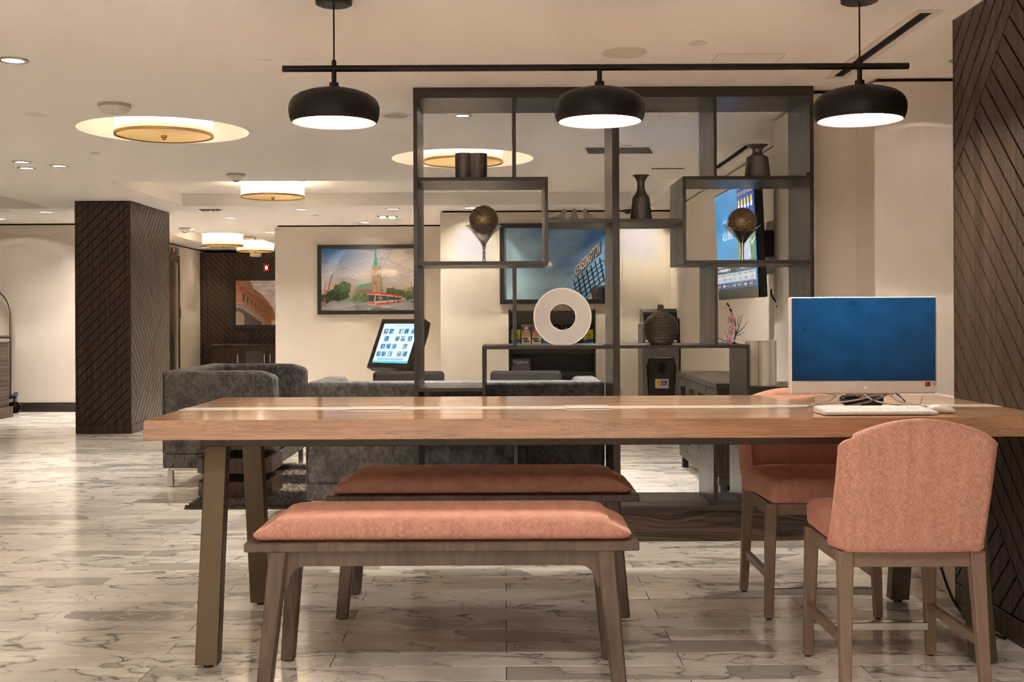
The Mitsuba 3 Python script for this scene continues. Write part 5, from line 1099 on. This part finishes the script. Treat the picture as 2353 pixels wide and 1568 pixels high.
for i, dname in enumerate(('THU', 'FRI', 'SAT', 'SUN', 'MON')):
    a = .615+i*.078
    LT += [(rect(a-.006, .06, a+.066, .12), (.02, .03, .16)), (letters(dname, .026, X(a), Yv(.108)), tl), (Point(X(a+.03), Yv(.185)).buffer(.030), (.85, .62, .08)), (blob(X(a+.03), Yv(.225), .034, .018, i, amp=.1), (.80, .82, .86)), (marks(2, .036, X(a+.005), Yv(.34), i+30), tl)]
LT += [(rect(.6, .36, 1, .74), (.10, .24, .09)), (Polygon([(X(.70), Yv(.36)), (X(.86), Yv(.36)), (X(.90), Yv(.74)), (X(.72), Yv(.74))]), (.48, .56, .70)), (blob(X(.66), Yv(.62), .05, .08, 4), (.30, .33, .07)), (blob(X(.95), Yv(.46), .05, .07, 5), (.32, .34, .06)), (LineString([(X(.88), Yv(.5)), (X(.93), Yv(.60)), (X(1), Yv(.55))]).buffer(.008), (.75, .8, .9)),
       (marks(11, .030, X(.22), Yv(.33), 2), (.55, .72, .85)), (letters('416 861', .062, X(.20), Yv(.50), True), tl), (Point(X(.13), Yv(.78)).buffer(.05).difference(Point(X(.13), Yv(.78)).buffer(.042)), (.25, .5, .75)),
       (rect(0, .74, .6, .84), (.012, .014, .018)), (rect(.6, .74, 1, .84), (.03, .05, .09)), (letters('using helicopters to search for a', .026, X(.02), Yv(.775)), tl), (marks(24, .026, X(.02), Yv(.825), 3), tl), (marks(6, .036, X(.66), Yv(.82), 4), tl), (rect(0, .845, 1, .935), (.50, .52, .56)), (rect(0, .945, 1, 1.0), (.02, .05, .12))]
for i in range(7):
    LT += [(marks(10, .017, X(.02+.14*i), Yv(.872), i), (.06, .06, .08)), (marks(5, .020, X(.06+.14*i), Yv(.922), i+9), (.10, .06, .06) if i % 3 else (.55, .04, .04)), (marks(7, .020, X(.02+.14*i), Yv(.985), i+20), tl if i % 2 else (.9, .4, .35))]
for i in range(3): LT.append((rect(.20+.3*i, .945, .207+.3*i, 1), (.6, .05, .05) if i != 1 else (.05, .5, .1)))
m, c = flat(LT, to+tu*.015+tv_*.078+tn*.002, tu, tv_, .00025)
part(tv, 'screen', m, 'screen_black', color=c*.72*G, emitter=emit_vc(.8), label='lit screen with weather column, news text and ticker')

# ------------------------------------------------------------------ far left: counter and luggage cart
rd = thing('reception_counter', 'dark zebra-wood end of the reception counter at the left edge', 'counter')
part(rd, 'body', bx(-8.8, -6.49, 14.1, 14.92, .14, .965, .004), 'zebra_wood')
part(rd, 'top', bx(-8.8, -6.48, 14.09, 14.93, .965, .985, .004), 'charcoal')
part(rd, 'plinth', bx(-8.8, -6.45, 14.07, 14.95, 0, .14, .004), 'bench_wood')
lc = thing('luggage_cart', 'brushed steel birdcage luggage cart behind the reception counter', 'luggage cart')
def arch(y):
    P = [(-6.45, y, .27), (-6.45, y, .8), (-6.45, y, 1.33)]+[(-6.84+.39*math.cos(t), y, 1.345+.39*math.sin(t)) for t in np.linspace(.05, PI-.05, 20)]+[(-7.23, y, 1.33), (-7.23, y, .27)]
    return tube(P, .022, 12)
for y, d in ((15.08, -.08), (15.55, -.285)): part(lc, 'hoop', move(arch(y), d, 0, 0), 'brushed_steel', True)
part(lc, 'crossbar', cyl((-7.30, 15.08, 1.045), (-6.54, 15.08, 1.045), .022, 12), 'brushed_steel', 40)
part(lc, 'deck', hull([(x, y, z) for x, y in ((-7.42, 15.0), (-6.50, 15.0), (-6.72, 15.63), (-7.6, 15.63)) for z in (.235, .27)]), 'charcoal')
part(lc, 'bumper', tube([(-7.42, 15.0, .255), (-6.50, 14.99, .255), (-6.475, 15.03, .255), (-6.70, 15.62, .255)], .03, 10), mat('navy_rubber', prin((.02, .03, .06), .5)), True)
for x in (-7.32, -6.66):
    for y in (15.12, 15.50): part(lc, 'wheel', cyl((x, y-.02, .08), (x, y+.02, .08), .08, 20), 'black_plastic', 40); part(lc, 'fork', bx(x-.015, x+.015, y-.03, y+.03, .08, .24), 'brushed_steel')

# lobby sideboard
sb_ = thing('sideboard', 'dark wood lobby sideboard with chevron and glass doors below the brick street print', 'cabinet')
part(sb_, 'body', bx(-5.50, -3.4, 21.35, 21.85, .06, .74, .004), 'panel_wood'); part(sb_, 'top', bx(-5.52, -3.38, 21.33, 21.86, .74, .785, .004), 'panel_wood'); part(sb_, 'plinth', bx(-5.46, -3.44, 21.4, 21.84, 0, .06), 'black_void')
for i, (a, b) in enumerate(((-5.45, -4.96), (-4.92, -4.46), (-4.43, -3.9))):
    d = part(sb_, 'door', frame(extr(sbox(a, .10, b, .72).difference(sbox(a+.07, .17, b-.07, .66)), .02), (0, 21.35, 0), (1, 0, 0), (0, 0, 1)), 'panel_wood')
    if i == 0: planks(d, (0, 21.35, 0), (1, 0, 0), (0, 0, 1), [(sbox(a+.07, .17, b-.07, .66), 45, 0)], width=.07, depth=.012)
    else: part(d, 'pane', bx(a+.07, b-.07, 21.343, 21.348, .17, .66), 'mirror_pane')
    part(d, 'handle', bx(b-.045 if i < 2 else a+.03, b-.03 if i < 2 else a+.045, 21.30, 21.33, .44, .60, .003), 'silver')
